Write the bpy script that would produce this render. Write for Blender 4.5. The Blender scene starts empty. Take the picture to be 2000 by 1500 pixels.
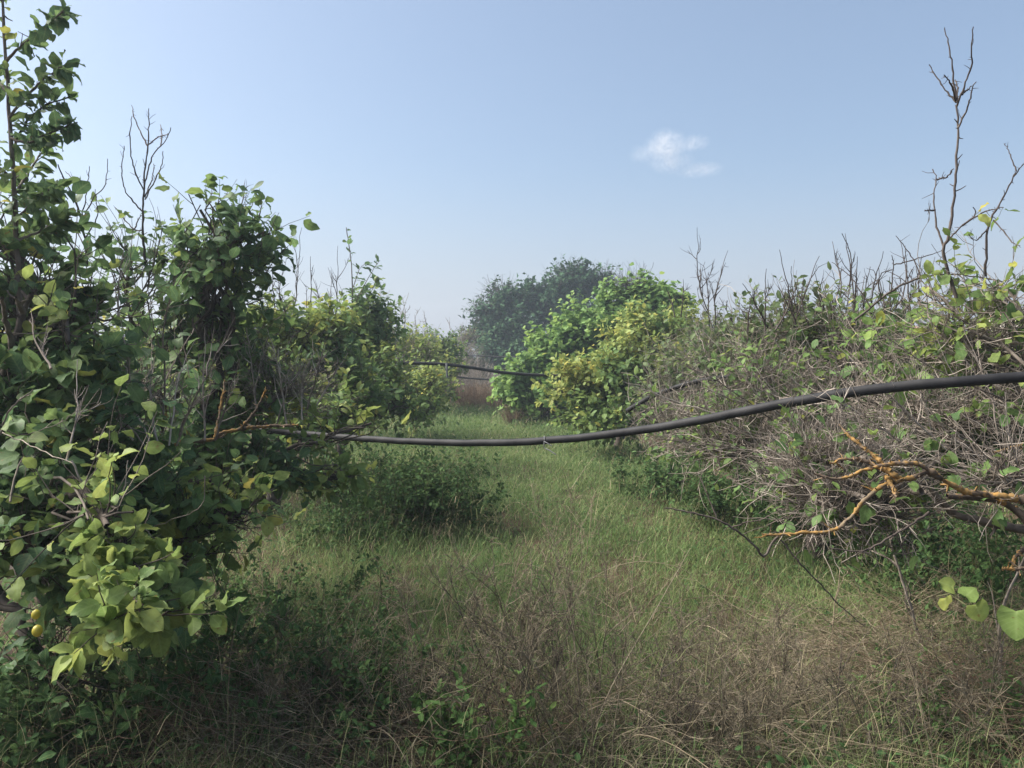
import bpy, math
import numpy as np

SC = bpy.context.scene
COL = SC.collection
F, HV, CAMZ = 1511.0, 697.0, 1.6          # focal length and horizon row of the 2000 px photograph, eye height


def W(u, v, d):
    """a direction of the photograph taken d metres down the lane, as a point of the place"""
    return np.array([(u - 1000.0) / F * d, d, CAMZ + (HV - v) / F * d])


def norm(a):
    return a / np.maximum(np.linalg.norm(a, axis=-1, keepdims=True), 1e-9)


# ------------------------------------------------------------------ meshes
def build_mesh(name, V, faces, mats, attrs=None, mat_idx=None, smooth=True):
    V = np.asarray(V, np.float32).reshape(-1, 3)
    me = bpy.data.meshes.new(name)
    me.vertices.add(len(V))
    me.vertices.foreach_set('co', V.ravel())
    faces = [np.asarray(f, np.int32) for f in faces if len(f)]
    tot = sum(f.size for f in faces)
    nf = sum(len(f) for f in faces)
    me.loops.add(tot)
    me.polygons.add(nf)
    me.loops.foreach_set('vertex_index', np.concatenate([f.ravel() for f in faces]))
    sizes = np.concatenate([np.full(len(f), f.shape[1], np.int32) for f in faces])
    starts = np.concatenate([[0], np.cumsum(sizes)[:-1]]).astype(np.int32)
    me.polygons.foreach_set('loop_start', starts)
    me.polygons.foreach_set('use_smooth', np.full(nf, smooth, bool))
    for m in mats:
        me.materials.append(m)
    if mat_idx is not None:
        me.polygons.foreach_set('material_index', np.asarray(mat_idx, np.int32))
    for k, a in (attrs or {}).items():
        at = me.attributes.new(k, 'FLOAT', 'POINT')
        at.data.foreach_set('value', np.asarray(a, np.float32))
    me.update(calc_edges=True)
    me.validate()
    return me


def link(name, me, parent=None):
    o = bpy.data.objects.new(name, me)
    COL.objects.link(o)
    if parent is not None:
        o.parent = parent
        # parents are empties or meshes with a pure translation: keep the world place
        loc = world_loc(parent)
        if me is not None:
            co = np.empty(len(me.vertices) * 3, np.float32)
            me.vertices.foreach_get('co', co)
            co = co.reshape(-1, 3) - loc.astype(np.float32)
            me.vertices.foreach_set('co', co.ravel())
            me.update()
    return o


def world_loc(o):
    p = np.zeros(3)
    while o is not None:
        p = p + np.array(o.location)
        o = o.parent
    return p


def tag(o, label=None, cat=None, group=None, kind=None):
    for k, v in (('label', label), ('category', cat), ('group', group), ('kind', kind)):
        if v:
            o[k] = v
    return o


def thing(name, base, label, cat, group=None):
    o = bpy.data.objects.new(name, None)
    COL.objects.link(o)
    o.location = [float(x) for x in base]
    o.empty_display_size = 0.1
    return tag(o, label, cat, group)


# ------------------------------------------------------------------ tubes
class Tubes:
    """collects batches of tapering tubes and gives back one mesh"""

    def __init__(self):
        self.V, self.Fq, self.T, self.n = [], [], [], 0

    def add(self, P, R, S=4, tint=None, rng=None, rough=0.0):
        P = np.asarray(P, float)
        if P.ndim == 2:
            P = P[None]
        N, K, _ = P.shape
        if N == 0:
            return self
        R = np.broadcast_to(np.asarray(R, float), (N, K))
        t = np.gradient(P, axis=1)
        t = norm(t)
        mean = norm(P[:, -1] - P[:, 0])
        ref = np.where(np.abs(mean[:, 2:3]) > 0.8, np.array([[1.0, 0.1, 0.0]]), np.array([[0.0, 0.12, 1.0]]))[:, None, :]
        a = norm(np.cross(t, ref))
        b = np.cross(t, a)
        ang = np.arange(S) / S * 2 * math.pi
        ca, sa = np.cos(ang), np.sin(ang)
        rr = R[:, :, None] * np.ones(S)
        if rough and rng is not None:
            rr = rr * (1 + rough * rng.standard_normal(rr.shape))
        V = P[:, :, None, :] + rr[..., None] * (a[:, :, None, :] * ca[:, None] + b[:, :, None, :] * sa[:, None])
        idx = np.arange(N * K * S).reshape(N, K, S) + self.n
        i0 = idx[:, :-1, :]
        i1 = idx[:, 1:, :]
        q = np.stack([i0, np.roll(i0, -1, 2), np.roll(i1, -1, 2), i1], -1).reshape(-1, 4)
        self.V.append(V.reshape(-1, 3))
        self.Fq.append(q)
        if tint is None:
            tint = (rng.random(N) if rng is not None else np.full(N, 0.5))
        self.T.append(np.repeat(np.broadcast_to(np.asarray(tint, float), (N,)), K * S))
        self.n += N * K * S
        return self

    def build(self, name, mat, parent=None):
        me = build_mesh(name, np.concatenate(self.V), [np.concatenate(self.Fq)], [mat], {'tint': np.concatenate(self.T)})
        return link(name, me, parent)


def catmull(pts, K):
    p = np.asarray(pts, float)
    d = np.r_[0, np.cumsum(np.linalg.norm(np.diff(p, axis=0), axis=1))]
    q = np.vstack([2 * p[0] - p[1], p, 2 * p[-1] - p[-2]])
    s = np.linspace(0, d[-1], K)
    i = np.clip(np.searchsorted(d, s, side='right') - 1, 0, len(p) - 2)
    u = ((s - d[i]) / np.maximum(d[i + 1] - d[i], 1e-9))[:, None]
    p0, p1, p2, p3 = q[i], q[i + 1], q[i + 2], q[i + 3]
    return 0.5 * (2 * p1 + (p2 - p0) * u + (2 * p0 - 5 * p1 + 4 * p2 - p3) * u ** 2 + (3 * p1 - p0 - 3 * p2 + p3) * u ** 3)


def grow(start, direc, length, K, wob, up, rng, kink=0.0):
    """a batch of wandering shoots"""
    N = len(start)
    P = np.empty((N, K, 3))
    P[:, 0] = start
    d = norm(direc)
    st = (np.asarray(length) / (K - 1))
    st = np.broadcast_to(st, (N,))[:, None]
    upv = np.array([0, 0, 1.0]) * np.asarray(up, float).reshape(-1, 1) if np.ndim(up) else np.array([0, 0, up])
    for k in range(1, K):
        d = norm(d + wob * rng.standard_normal((N, 3)) + upv / (K - 1))
        P[:, k] = P[:, k - 1] + d * st
    return P


def sample_on(P, n, lo, hi, rng, bias=1.0):
    """n points spread over a batch of polylines: position and tangent"""
    N, K, _ = P.shape
    i = rng.integers(0, N, n)
    t = (lo + (hi - lo) * rng.random(n) ** bias) * (K - 1)
    k = np.clip(t.astype(int), 0, K - 2)
    f = (t - k)[:, None]
    a, b = P[i, k], P[i, k + 1]
    return a * (1 - f) + b * f, norm(b - a), i, t / (K - 1)


def bezier_to(start, tang, end, K, rng, wob=0.03):
    L = np.linalg.norm(end - start, axis=1, keepdims=True)
    c1 = start + tang * L * 0.4
    c2 = end - norm(end - start) * L * 0.3 + rng.standard_normal(start.shape) * L * 0.12
    t = np.linspace(0, 1, K)[None, :, None]
    P = ((1 - t) ** 3 * start[:, None] + 3 * (1 - t) ** 2 * t * c1[:, None] + 3 * (1 - t) * t ** 2 * c2[:, None] + t ** 3 * end[:, None])
    n = rng.standard_normal(P.shape) * (L[:, None] * wob)
    n[:, 0] = 0
    return P + n


# ------------------------------------------------------------------ leaves
def leaf_template(kind):
    if kind == 'lemon':          # ovate, folded on the midrib, drooping tip
        ys = np.array([0, .10, .28, .50, .72, .89, 1.0])
        ws = np.array([.03, .48, .90, 1.0, .80, .40, .0])
    elif kind == 'mid':
        ys = np.array([0, .3, .68, 1.0])
        ws = np.array([.08, .95, .82, .0])
    elif kind == 'heart':
        ys = np.array([0, .02, .2, .45, .7, .88, 1.0])
        ws = np.array([.02, .75, 1.08, 1.0, .72, .35, .0])
    else:                        # far: a folded lozenge
        ys = np.array([0, .45, 1.0])
        ws = np.array([.05, 1.0, .0])
    n = len(ys)
    x = np.stack([-ws, 0 * ws, ws], 1).ravel()
    y = np.repeat(ys, 3)
    e = np.tile([1.0, 0, 1.0], n)
    if kind == 'heart':
        y = (np.stack([ys + np.array([.04, -.16, -.06, 0, 0, 0, 0]), ys, ys + np.array([.04, -.16, -.06, 0, 0, 0, 0])], 1)).ravel()
    q = []
    for r in range(n - 1):
        for c in range(2):
            a = r * 3 + c
            q.append([a, a + 1, a + 4, a + 3])
    return x, y, e, np.array(q)


TEMPL = {k: leaf_template(k) for k in ('lemon', 'mid', 'heart', 'far')}


class Leaves:
    def __init__(self):
        self.V, self.Fq, self.T, self.E, self.Y, self.n = [], [], [], [], [], 0

    def add(self, B, A, Nn, L, wr, kind, tint, rng, fold=0.22, curl=0.25):
        n = len(B)
        if n == 0:
            return self
        x, y, e, q = TEMPL[kind]
        A = norm(A)
        S = norm(np.cross(A, Nn))
        Nn = np.cross(S, A)
        L = np.broadcast_to(np.asarray(L, float), (n,))[:, None, None]
        c = (curl * (0.5 + rng.random(n)))[:, None, None] * np.where(rng.random(n) < .12, -1, 1)[:, None, None]
        f = (fold * (0.3 + 1.2 * rng.random(n)))[:, None, None]
        w = (wr * (0.85 + 0.3 * rng.random(n)))[:, None, None]
        ax = np.abs(x)[None, :, None]
        yy = y[None, :, None]
        wav = (0.06 * rng.standard_normal((n, len(x), 1))) * e[None, :, None] if kind in ('lemon', 'heart') else 0.0
        tw = (0.25 * rng.standard_normal(n))[:, None, None]
        V = B[:, None] + A[:, None] * (yy * L * (1 - 0.25 * np.abs(c) * yy)) + S[:, None] * (x[None, :, None] * w * L * 0.5) \
            + Nn[:, None] * (L * (f * ax * w * .5 - c * yy ** 2 + wav + tw * x[None, :, None] * yy * w * .5))
        self.V.append(V.reshape(-1, 3))
        self.Fq.append((q[None] + (np.arange(n) * len(x))[:, None, None] + self.n).reshape(-1, 4))
        self.T.append(np.repeat(np.clip(tint, 0, 1), len(x)))
        self.E.append(np.tile(e, n))
        self.Y.append(np.tile(y, n))
        self.n += n * len(x)
        return self

    def build(self, name, mat, parent=None):
        if not self.V:
            return None
        me = build_mesh(name, np.concatenate(self.V), [np.concatenate(self.Fq)], [mat],
                        {'tint': np.concatenate(self.T), 'edge': np.concatenate(self.E), 'along': np.concatenate(self.Y)})
        return link(name, me, parent)


def leaves_on(lv, tw, n, size, wr, kind, rng, lo=.15, droop=.25, upn=.8, tint_lo=0., tint_hi=1., spread=.9):
    """leaves along a batch of twigs; every twig has a tint of its own"""
    p, t, i, s = sample_on(tw, n, lo, 1.0, rng, .8)
    r = norm(np.cross(t, rng.standard_normal((n, 3))))
    A = norm(t * (.35 + .5 * s[:, None]) + r * spread + np.array([0, 0, -droop]) * rng.random((n, 1)) * 2)
    Nn = norm(np.array([0, 0, upn]) + .45 * rng.standard_normal((n, 3)) + t * .35)
    tt = rng.random(len(tw))[i] * .6 + rng.random(n) * .4
    L = size * (.55 + .6 * rng.random(n))
    pet = A * (size * .12)
    lv.add(p + pet, A, Nn, L, wr, kind, tint_lo + (tint_hi - tint_lo) * tt, rng)


# ------------------------------------------------------------------ materials
def nt(name):
    m = bpy.data.materials.new(name)
    m.use_nodes = True
    t = m.node_tree
    t.nodes.clear()
    return m, t


def node(t, typ, loc=None, **kw):
    n = t.nodes.new(typ)
    for k, v in kw.items():
        setattr(n, k, v)
    return n


def ramp(t, stops):
    r = t.nodes.new('ShaderNodeValToRGB')
    while len(r.color_ramp.elements) > 1:
        r.color_ramp.elements.remove(r.color_ramp.elements[-1])
    r.color_ramp.elements[0].position = stops[0][0]
    r.color_ramp.elements[0].color = (*stops[0][1], 1)
    for p, c in stops[1:]:
        e = r.color_ramp.elements.new(p)
        e.color = (*c, 1)
    return r


def attr(t, n):
    a = t.nodes.new('ShaderNodeAttribute')
    a.attribute_name = n
    return a


def leaf_mat(name, stops, rough=.6, transl=.38, spec=.2, vein=.25):
    m, t = nt(name)
    a, e = attr(t, 'tint'), attr(t, 'edge')
    r = ramp(t, stops)
    t.links.new(a.outputs['Fac'], r.inputs[0])
    geo = node(t, 'ShaderNodeTexCoord')
    nz = node(t, 'ShaderNodeTexNoise')
    nz.inputs['Scale'].default_value = 38
    nz.inputs['Detail'].default_value = 3
    t.links.new(geo.outputs['Object'], nz.inputs['Vector'])
    mr = node(t, 'ShaderNodeMapRange')
    mr.inputs['From Min'].default_value = .3
    mr.inputs['From Max'].default_value = .7
    mr.inputs['To Min'].default_value = .72
    mr.inputs['To Max'].default_value = 1.25
    t.links.new(nz.outputs['Fac'], mr.inputs['Value'])
    mul = node(t, 'ShaderNodeMix', data_type='RGBA', blend_type='MULTIPLY')
    mul.inputs['Factor'].default_value = 1
    t.links.new(r.outputs[0], mul.inputs['A'])
    t.links.new(mr.outputs[0], mul.inputs['B'])
    # side veins and a few brown blemishes
    al = attr(t, 'along')
    v1 = node(t, 'ShaderNodeMath', operation='MULTIPLY_ADD')
    v1.inputs[1].default_value = -.3
    t.links.new(e.outputs['Fac'], v1.inputs[0])
    t.links.new(al.outputs['Fac'], v1.inputs[2])
    v2 = node(t, 'ShaderNodeMath', operation='MULTIPLY')
    v2.inputs[1].default_value = 46
    t.links.new(v1.outputs[0], v2.inputs[0])
    v3 = node(t, 'ShaderNodeMath', operation='SINE')
    t.links.new(v2.outputs[0], v3.inputs[0])
    v4 = node(t, 'ShaderNodeMapRange')
    v4.inputs['From Min'].default_value = .6
    v4.inputs['From Max'].default_value = 1
    v4.inputs['To Max'].default_value = vein * .6
    t.links.new(v3.outputs[0], v4.inputs['Value'])
    sv = node(t, 'ShaderNodeMix', data_type='RGBA')
    sv.inputs['B'].default_value = (.26, .33, .13, 1)
    t.links.new(v4.outputs[0], sv.inputs['Factor'])
    t.links.new(mul.outputs['Result'], sv.inputs['A'])
    sp = node(t, 'ShaderNodeTexNoise')
    sp.inputs['Scale'].default_value = 55
    sp.inputs['Detail'].default_value = 2
    t.links.new(geo.outputs['Object'], sp.inputs['Vector'])
    s2 = node(t, 'ShaderNodeMapRange')
    s2.inputs['From Min'].default_value = .67
    s2.inputs['From Max'].default_value = .72
    s2.inputs['To Max'].default_value = .7
    t.links.new(sp.outputs['Fac'], s2.inputs['Value'])
    bl = node(t, 'ShaderNodeMix', data_type='RGBA')
    bl.inputs['B'].default_value = (.16, .11, .04, 1)
    t.links.new(s2.outputs[0], bl.inputs['Factor'])
    t.links.new(sv.outputs['Result'], bl.inputs['A'])
    mul = bl
    # pale midrib
    vr = node(t, 'ShaderNodeMapRange')
    vr.inputs['From Min'].default_value = .0
    vr.inputs['From Max'].default_value = .16
    vr.inputs['To Min'].default_value = vein
    vr.inputs['To Max'].default_value = 0
    t.links.new(e.outputs['Fac'], vr.inputs['Value'])
    mv = node(t, 'ShaderNodeMix', data_type='RGBA')
    mv.inputs['B'].default_value = (.28, .36, .14, 1)
    t.links.new(vr.outputs[0], mv.inputs['Factor'])
    t.links.new(mul.outputs['Result'], mv.inputs['A'])
    pb = node(t, 'ShaderNodeBsdfPrincipled')
    pb.inputs['Roughness'].default_value = rough
    pb.inputs['Specular IOR Level'].default_value = spec
    t.links.new(mv.outputs['Result'], pb.inputs['Base Color'])
    tr = node(t, 'ShaderNodeBsdfTranslucent')
    hs = node(t, 'ShaderNodeHueSaturation')
    hs.inputs['Hue'].default_value = .485
    hs.inputs['Value'].default_value = 1.4
    t.links.new(mv.outputs['Result'], hs.inputs['Color'])
    t.links.new(hs.outputs[0], tr.inputs['Color'])
    mx = node(t, 'ShaderNodeMixShader')
    mx.inputs[0].default_value = transl
    t.links.new(pb.outputs[0], mx.inputs[1])
    t.links.new(tr.outputs[0], mx.inputs[2])
    out = node(t, 'ShaderNodeOutputMaterial')
    t.links.new(mx.outputs[0], out.inputs[0])
    return m


def bark_mat(name, stops, scale=30, lichen=None, lichen_lo=.5, bump=.4, rough=.9):
    m, t = nt(name)
    a = attr(t, 'tint')
    geo = node(t, 'ShaderNodeTexCoord')
    nz = node(t, 'ShaderNodeTexNoise')
    nz.inputs['Scale'].default_value = scale
    nz.inputs['Detail'].default_value = 5
    t.links.new(geo.outputs['Object'], nz.inputs['Vector'])
    ad = node(t, 'ShaderNodeMath', operation='MULTIPLY_ADD')
    ad.inputs[1].default_value = .8
    t.links.new(nz.outputs['Fac'], ad.inputs[0])
    sb = node(t, 'ShaderNodeMath', operation='MULTIPLY_ADD')
    sb.inputs[1].default_value = .5
    sb.inputs[2].default_value = -.15
    t.links.new(a.outputs['Fac'], sb.inputs[0])
    t.links.new(sb.outputs[0], ad.inputs[2])
    r = ramp(t, stops)
    t.links.new(ad.outputs[0], r.inputs[0])
    col = r.outputs[0]
    if lichen:
        n2 = node(t, 'ShaderNodeTexNoise')
        n2.inputs['Scale'].default_value = 11
        n2.inputs['Detail'].default_value = 6
        n2.inputs['Roughness'].default_value = .65
        t.links.new(geo.outputs['Object'], n2.inputs['Vector'])
        rr = ramp(t, [(0, (0, 0, 0)), (lichen_lo, (0, 0, 0)), (min(lichen_lo + .04, 1), (1, 1, 1))])
        t.links.new(n2.outputs['Fac'], rr.inputs[0])
        n3 = node(t, 'ShaderNodeTexNoise')
        n3.inputs['Scale'].default_value = 60
        t.links.new(geo.outputs['Object'], n3.inputs['Vector'])
        lr = ramp(t, [(.3, lichen), (.7, (lichen[0] * .6, lichen[1] * .75, lichen[2] * 1.2))])
        t.links.new(n3.outputs['Fac'], lr.inputs[0])
        mx = node(t, 'ShaderNodeMix', data_type='RGBA')
        t.links.new(rr.outputs[0], mx.inputs['Factor'])
        t.links.new(col, mx.inputs['A'])
        t.links.new(lr.outputs[0], mx.inputs['B'])
        col = mx.outputs['Result']
    pb = node(t, 'ShaderNodeBsdfPrincipled')
    pb.inputs['Roughness'].default_value = rough
    pb.inputs['Specular IOR Level'].default_value = .15
    t.links.new(col, pb.inputs['Base Color'])
    bp = node(t, 'ShaderNodeBump')
    bp.inputs['Strength'].default_value = bump
    bp.inputs['Distance'].default_value = .01
    t.links.new(nz.outputs['Fac'], bp.inputs['Height'])
    t.links.new(bp.outputs[0], pb.inputs['Normal'])
    out = node(t, 'ShaderNodeOutputMaterial')
    t.links.new(pb.outputs[0], out.inputs[0])
    return m


M = {}
M['lemon_dark'] = leaf_mat('lemon_leaf_dark', [(0, (.045, .095, .044)), (.5, (.075, .14, .056)), (.84, (.12, .185, .058)), (.94, (.2, .23, .05)), (1, (.36, .29, .06))])
M['lemon_mid'] = leaf_mat('lemon_leaf_mid', [(0, (.06, .12, .042)), (.5, (.11, .185, .056)), (.85, (.17, .235, .06)), (1, (.34, .31, .06))])
M['lemon_yellow'] = leaf_mat('lemon_leaf_yellow', [(0, (.075, .135, .04)), (.4, (.15, .22, .06)), (.8, (.26, .3, .08)), (1, (.42, .37, .08))])
M['lemon_lime'] = leaf_mat('lemon_leaf_lime', [(0, (.09, .16, .045)), (.5, (.17, .235, .065)), (.9, (.26, .3, .08)), (1, (.42, .34, .03))], vein=.3)
M['vine'] = leaf_mat('vine_leaf', [(0, (.075, .155, .048)), (.5, (.14, .25, .065)), (1, (.23, .33, .085))])
M['carob'] = leaf_mat('carob_leaf', [(0, (.018, .055, .028)), (.6, (.034, .088, .044)), (1, (.07, .13, .055))], transl=.15, spec=.1, rough=.8)
M['greygreen'] = leaf_mat('grey_green_leaf', [(0, (.05, .085, .035)), (.6, (.095, .135, .055)), (1, (.18, .19, .07))])
M['weed'] = leaf_mat('weed_leaf', [(0, (.026, .06, .022)), (.55, (.046, .095, .032)), (1, (.095, .155, .05))], transl=.25, spec=.08, rough=.8)
M['weed_light'] = leaf_mat('weed_leaf_light', [(0, (.035, .08, .022)), (.6, (.065, .13, .035)), (1, (.13, .19, .05))], transl=.25, spec=.1, rough=.7)
M['bark'] = bark_mat('citrus_bark', [(.2, (.035, .028, .024)), (.6, (.11, .09, .075)), (.9, (.2, .17, .14))])
M['bark_lichen'] = bark_mat('lichened_bark', [(.2, (.04, .03, .025)), (.6, (.1, .08, .065)), (.9, (.17, .14, .11))], lichen=(.36, .19, .05), lichen_lo=.53)
M['bark_orange'] = bark_mat('orange_lichen_bark', [(.2, (.05, .038, .028)), (.6, (.14, .1, .07)), (.9, (.2, .16, .1))], lichen=(.32, .175, .05), lichen_lo=.49)
M['twig_grey'] = bark_mat('dry_grey_twig', [(.1, (.055, .045, .037)), (.5, (.215, .18, .15)), (.95, (.5, .44, .38))], bump=.1)
M['twig_dark'] = bark_mat('dark_twig', [(.1, (.03, .024, .022)), (.6, (.075, .06, .052)), (.95, (.13, .11, .095))], bump=.1)
M['twig_green'] = bark_mat('green_twig', [(.1, (.05, .05, .025)), (.6, (.1, .1, .05)), (.95, (.18, .16, .09))], bump=.1)
M['straw'] = bark_mat('dry_straw', [(.1, (.07, .055, .038)), (.5, (.2, .16, .108)), (.95, (.44, .37, .26))], bump=.05)
M['brown_stalk'] = bark_mat('brown_stalk', [(.1, (.045, .037, .026)), (.5, (.13, .108, .075)), (.95, (.29, .245, .175))], bump=.05)
M['rust_stalk'] = bark_mat('rust_stalk', [(.1, (.075, .047, .033)), (.5, (.17, .115, .078)), (.95, (.3, .22, .15))], bump=.05)


def grass_mat():
    m, t = nt('meadow_grass')
    a = attr(t, 'tint')
    r = ramp(t, [(0, (.065, .125, .035)), (.4, (.15, .22, .072)), (.68, (.225, .27, .105)), (.82, (.27, .25, .125)), (1, (.42, .34, .22))])
    t.links.new(a.outputs['Fac'], r.inputs[0])
    pb = node(t, 'ShaderNodeBsdfPrincipled')
    pb.inputs['Roughness'].default_value = .65
    pb.inputs['Specular IOR Level'].default_value = .2
    t.links.new(r.outputs[0], pb.inputs['Base Color'])
    tr = node(t, 'ShaderNodeBsdfTranslucent')
    t.links.new(r.outputs[0], tr.inputs['Color'])
    mx = node(t, 'ShaderNodeMixShader')
    mx.inputs[0].default_value = .35
    t.links.new(pb.outputs[0], mx.inputs[1])
    t.links.new(tr.outputs[0], mx.inputs[2])
    out = node(t, 'ShaderNodeOutputMaterial')
    t.links.new(mx.outputs[0], out.inputs[0])
    return m


M['grass'] = grass_mat()


def simple_mat(name, c0, c1, scale=8, rough=.6, spec=.3, bump=.0):
    m, t = nt(name)
    geo = node(t, 'ShaderNodeTexCoord')
    nz = node(t, 'ShaderNodeTexNoise')
    nz.inputs['Scale'].default_value = scale
    nz.inputs['Detail'].default_value = 6
    t.links.new(geo.outputs['Object'], nz.inputs['Vector'])
    r = ramp(t, [(.3, c0), (.7, c1)])
    t.links.new(nz.outputs['Fac'], r.inputs[0])
    pb = node(t, 'ShaderNodeBsdfPrincipled')
    pb.inputs['Roughness'].default_value = rough
    pb.inputs['Specular IOR Level'].default_value = spec
    t.links.new(r.outputs[0], pb.inputs['Base Color'])
    if bump:
        bp = node(t, 'ShaderNodeBump')
        bp.inputs['Strength'].default_value = bump
        t.links.new(nz.outputs['Fac'], bp.inputs['Height'])
        t.links.new(bp.outputs[0], pb.inputs['Normal'])
    out = node(t, 'ShaderNodeOutputMaterial')
    t.links.new(pb.outputs[0], out.inputs[0])
    return m


M['soil'] = simple_mat('earth', (.025, .018, .012), (.075, .048, .032), 3, .95, .1, .6)
M['pipe'] = simple_mat('black_pipe', (.009, .009, .011), (.033, .032, .033), 9, .66, .2, .1)
M['strap'] = simple_mat('grey_strap', (.12, .12, .13), (.22, .22, .22), 20, .6, .3)
M['plaster'] = simple_mat('cream_plaster', (.4, .36, .31), (.48, .43, .37), 2, .9, .2)
M['tile'] = simple_mat('roof_tile', (.2, .11, .08), (.32, .2, .15), 6, .9, .2, .4)
M['band'] = simple_mat('orange_band', (.42, .24, .15), (.5, .3, .2), 4, .9, .2)
M['glass'] = simple_mat('dark_pane', (.03, .035, .04), (.05, .055, .06), 2, .15, .5)
M['lemon_rind'] = simple_mat('lemon_rind', (.28, .26, .03), (.5, .4, .04), 60, .45, .4, .1)
M['lime_rind'] = simple_mat('green_rind', (.1, .13, .04), (.16, .19, .06), 60, .5, .4, .1)


# ------------------------------------------------------------------ trees
def blob_points(c, r, n, rng, shell=.45):
    d = norm(rng.standard_normal((n, 3)))
    return c + d * (rng.random((n, 1)) ** shell) * r, d


def make_limb(parent, start, sdir, blob, rng, o):
    """a limb that climbs into its part of the crown, its branches and twigs (one mesh) and its foliage"""
    u, v, d, ru, rv = blob[:5]
    p = dict(o)
    if len(blob) > 5:
        p.update(blob[5])
    c = W(u, v, d)
    r = np.array([ru / F * d, p.get('rd', (ru + rv) * .5 / F * d), rv / F * d])
    tb = Tubes()
    R0 = p.get('limb_r', .03)
    limb = bezier_to(start[None], norm(sdir)[None], c[None], 12, rng, .018)
    tb.add(limb, np.linspace(R0, R0 * .3, 12)[None], 7, .4, rng, .06)
    nb = p.get('nb', 14)
    tgt, dr = blob_points(c, r * .75, nb, rng, .5)
    s, t, _, _ = sample_on(limb, nb, p.get('b_lo', .45), 1, rng)
    br = bezier_to(s, norm(t + .3 * rng.standard_normal(t.shape)), tgt, 8, rng, p.get('b_wob', .025))
    rb = p.get('branch_r', .007)
    tb.add(br, np.linspace(rb, rb * .45, 8)[None], 5, None, rng)
    nt_ = p.get('nt', 90)
    s, t, i, _ = sample_on(br, nt_, .25, 1, rng)
    outw = norm((s - c) / r)
    dirs = .55 * outw + p.get('up', .45) * np.array([0, 0, 1]) + .45 * t + .45 * rng.standard_normal(t.shape)
    tl = p.get('tl', .22) * (.5 + rng.random(nt_))
    tw = grow(s, dirs, tl, 6, p.get('wob', .16), p.get('tup', .3), rng)
    rt = p.get('twig_r', .0028)
    tb.add(tw, np.linspace(rt, rt * .4, 6)[None], 3, None, rng)
    ns = p.get('ns', 0)
    if ns:
        s, t, i, _ = sample_on(tw, ns, .15, 1, rng)
        dirs = .7 * t + .75 * rng.standard_normal(t.shape) + np.array([0, 0, .15])
        sp = grow(s, dirs, p.get('sl', .1) * (.4 + rng.random(ns)), 4, .25, .1, rng)
        tb.add(sp, np.linspace(rt * .7, rt * .3, 4)[None], 3, None, rng)
    lo = tb.build('limb', M[p.get('wood', 'bark')], parent)
    nl = p.get('nl', 450)
    if nl:
        lv = Leaves()
        leaves_on(lv, tw, nl, p.get('ls', .09), p.get('wr', .55), p.get('leaf', 'mid'), rng, droop=p.get('droop', .25), upn=p.get('upn', .8),
                  tint_lo=p.get('t0', 0), tint_hi=p.get('t1', 1))
        fo = lv.build('foliage', M[p.get('lm', 'lemon_mid')], lo)
        if 'flabel' in p:
            fo['label'] = p['flabel']
    if 'llabel' in p:
        lo['label'] = p['llabel']
    return lo


def lemon_tree(name, base, label, cat, blobs, seed, group=None, trunk_h=.5, trunk_r=.07, trunk_to=None, trunk_mat='bark', **o):
    rng = np.random.default_rng(seed)
    base = np.asarray(base, float)
    t = thing(name, base, label, cat, group or ('lemon trees lining the lane' if name == 'lemon_tree' else None))
    top = base + np.array([.06, .03, trunk_h]) if trunk_to is None else np.asarray(trunk_to, float)
    tp = catmull([base - [0, 0, .08], base * .5 + top * .5 + rng.normal(0, .03, 3), top], 10)
    tr = np.linspace(trunk_r * 1.25, trunk_r * .75, 10)
    tr[0] *= 1.25
    Tubes().add(tp, tr[None], 10, .3, rng, .07).build('trunk', M[trunk_mat], t)
    for b in blobs:
        c = W(*b[:3])
        s = tp[-1 - int(rng.integers(0, 3))]
        if len(b) > 5 and 'from' in b[5]:
            s = W(*b[5]['from'])
        make_limb(t, s, norm(norm(c - s) * .8 + np.array([0, 0, .5])), b, rng, o)
    return t


def shoot(parent, name, pts, d, r, rng, mat='twig_dark', leaves=0, lm='lemon_dark', ls=.08, dd=.25, label=None, gnarl=.08):
    if 'lichen' in name:
        gnarl = .2
    """traced branches: list of pixel polylines, every one given a depth that wanders"""
    tb = Tubes()
    allp = []
    for k, pl in enumerate(pts):
        n = len(pl)
        rr = r if k == 0 else r * .55
        off = 0 if k == 0 else rng.normal(0, dd)
        w = [W(q[0], q[1], d + off * (i / max(n - 1, 1)) + rng.normal(0, .01)) for i, q in enumerate(pl)]
        K = 6 + 3 * n
        P = catmull(w, K)
        P[1:] += rng.normal(0, .0018, (K - 1, 3))
        allp.append(P)
        if gnarl > .1:
            K = K * 3
            P = catmull(P, K)
        tb.add(P, np.linspace(rr, rr * .45, K)[None] * (1 + gnarl * rng.standard_normal((1, K))), 7 if gnarl > .1 else 5, None, rng, gnarl * .6)
        # buds and short spurs
        m = (3 + n) * (3 if gnarl > .1 else 1)
        s, t, _, _ = sample_on(P[None], m, .15, .98, rng)
        sp = grow(s, .6 * t + .8 * rng.standard_normal(t.shape), .012 + .05 * rng.random(m) ** 3, 3, .2, .2, rng)
        tb.add(sp, np.linspace(rr * .4, rr * .2, 3)[None], 3, None, rng)
    o = tb.build(name, M[mat], parent)
    if label:
        o['label'] = label
    if leaves:
        lv = Leaves()
        for P in allp:
            leaves_on(lv, P[None], max(1, int(leaves / len(allp))), ls, .55, 'lemon', rng, lo=.1)
        lv.build('foliage', M[lm], o)
    return o


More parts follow.
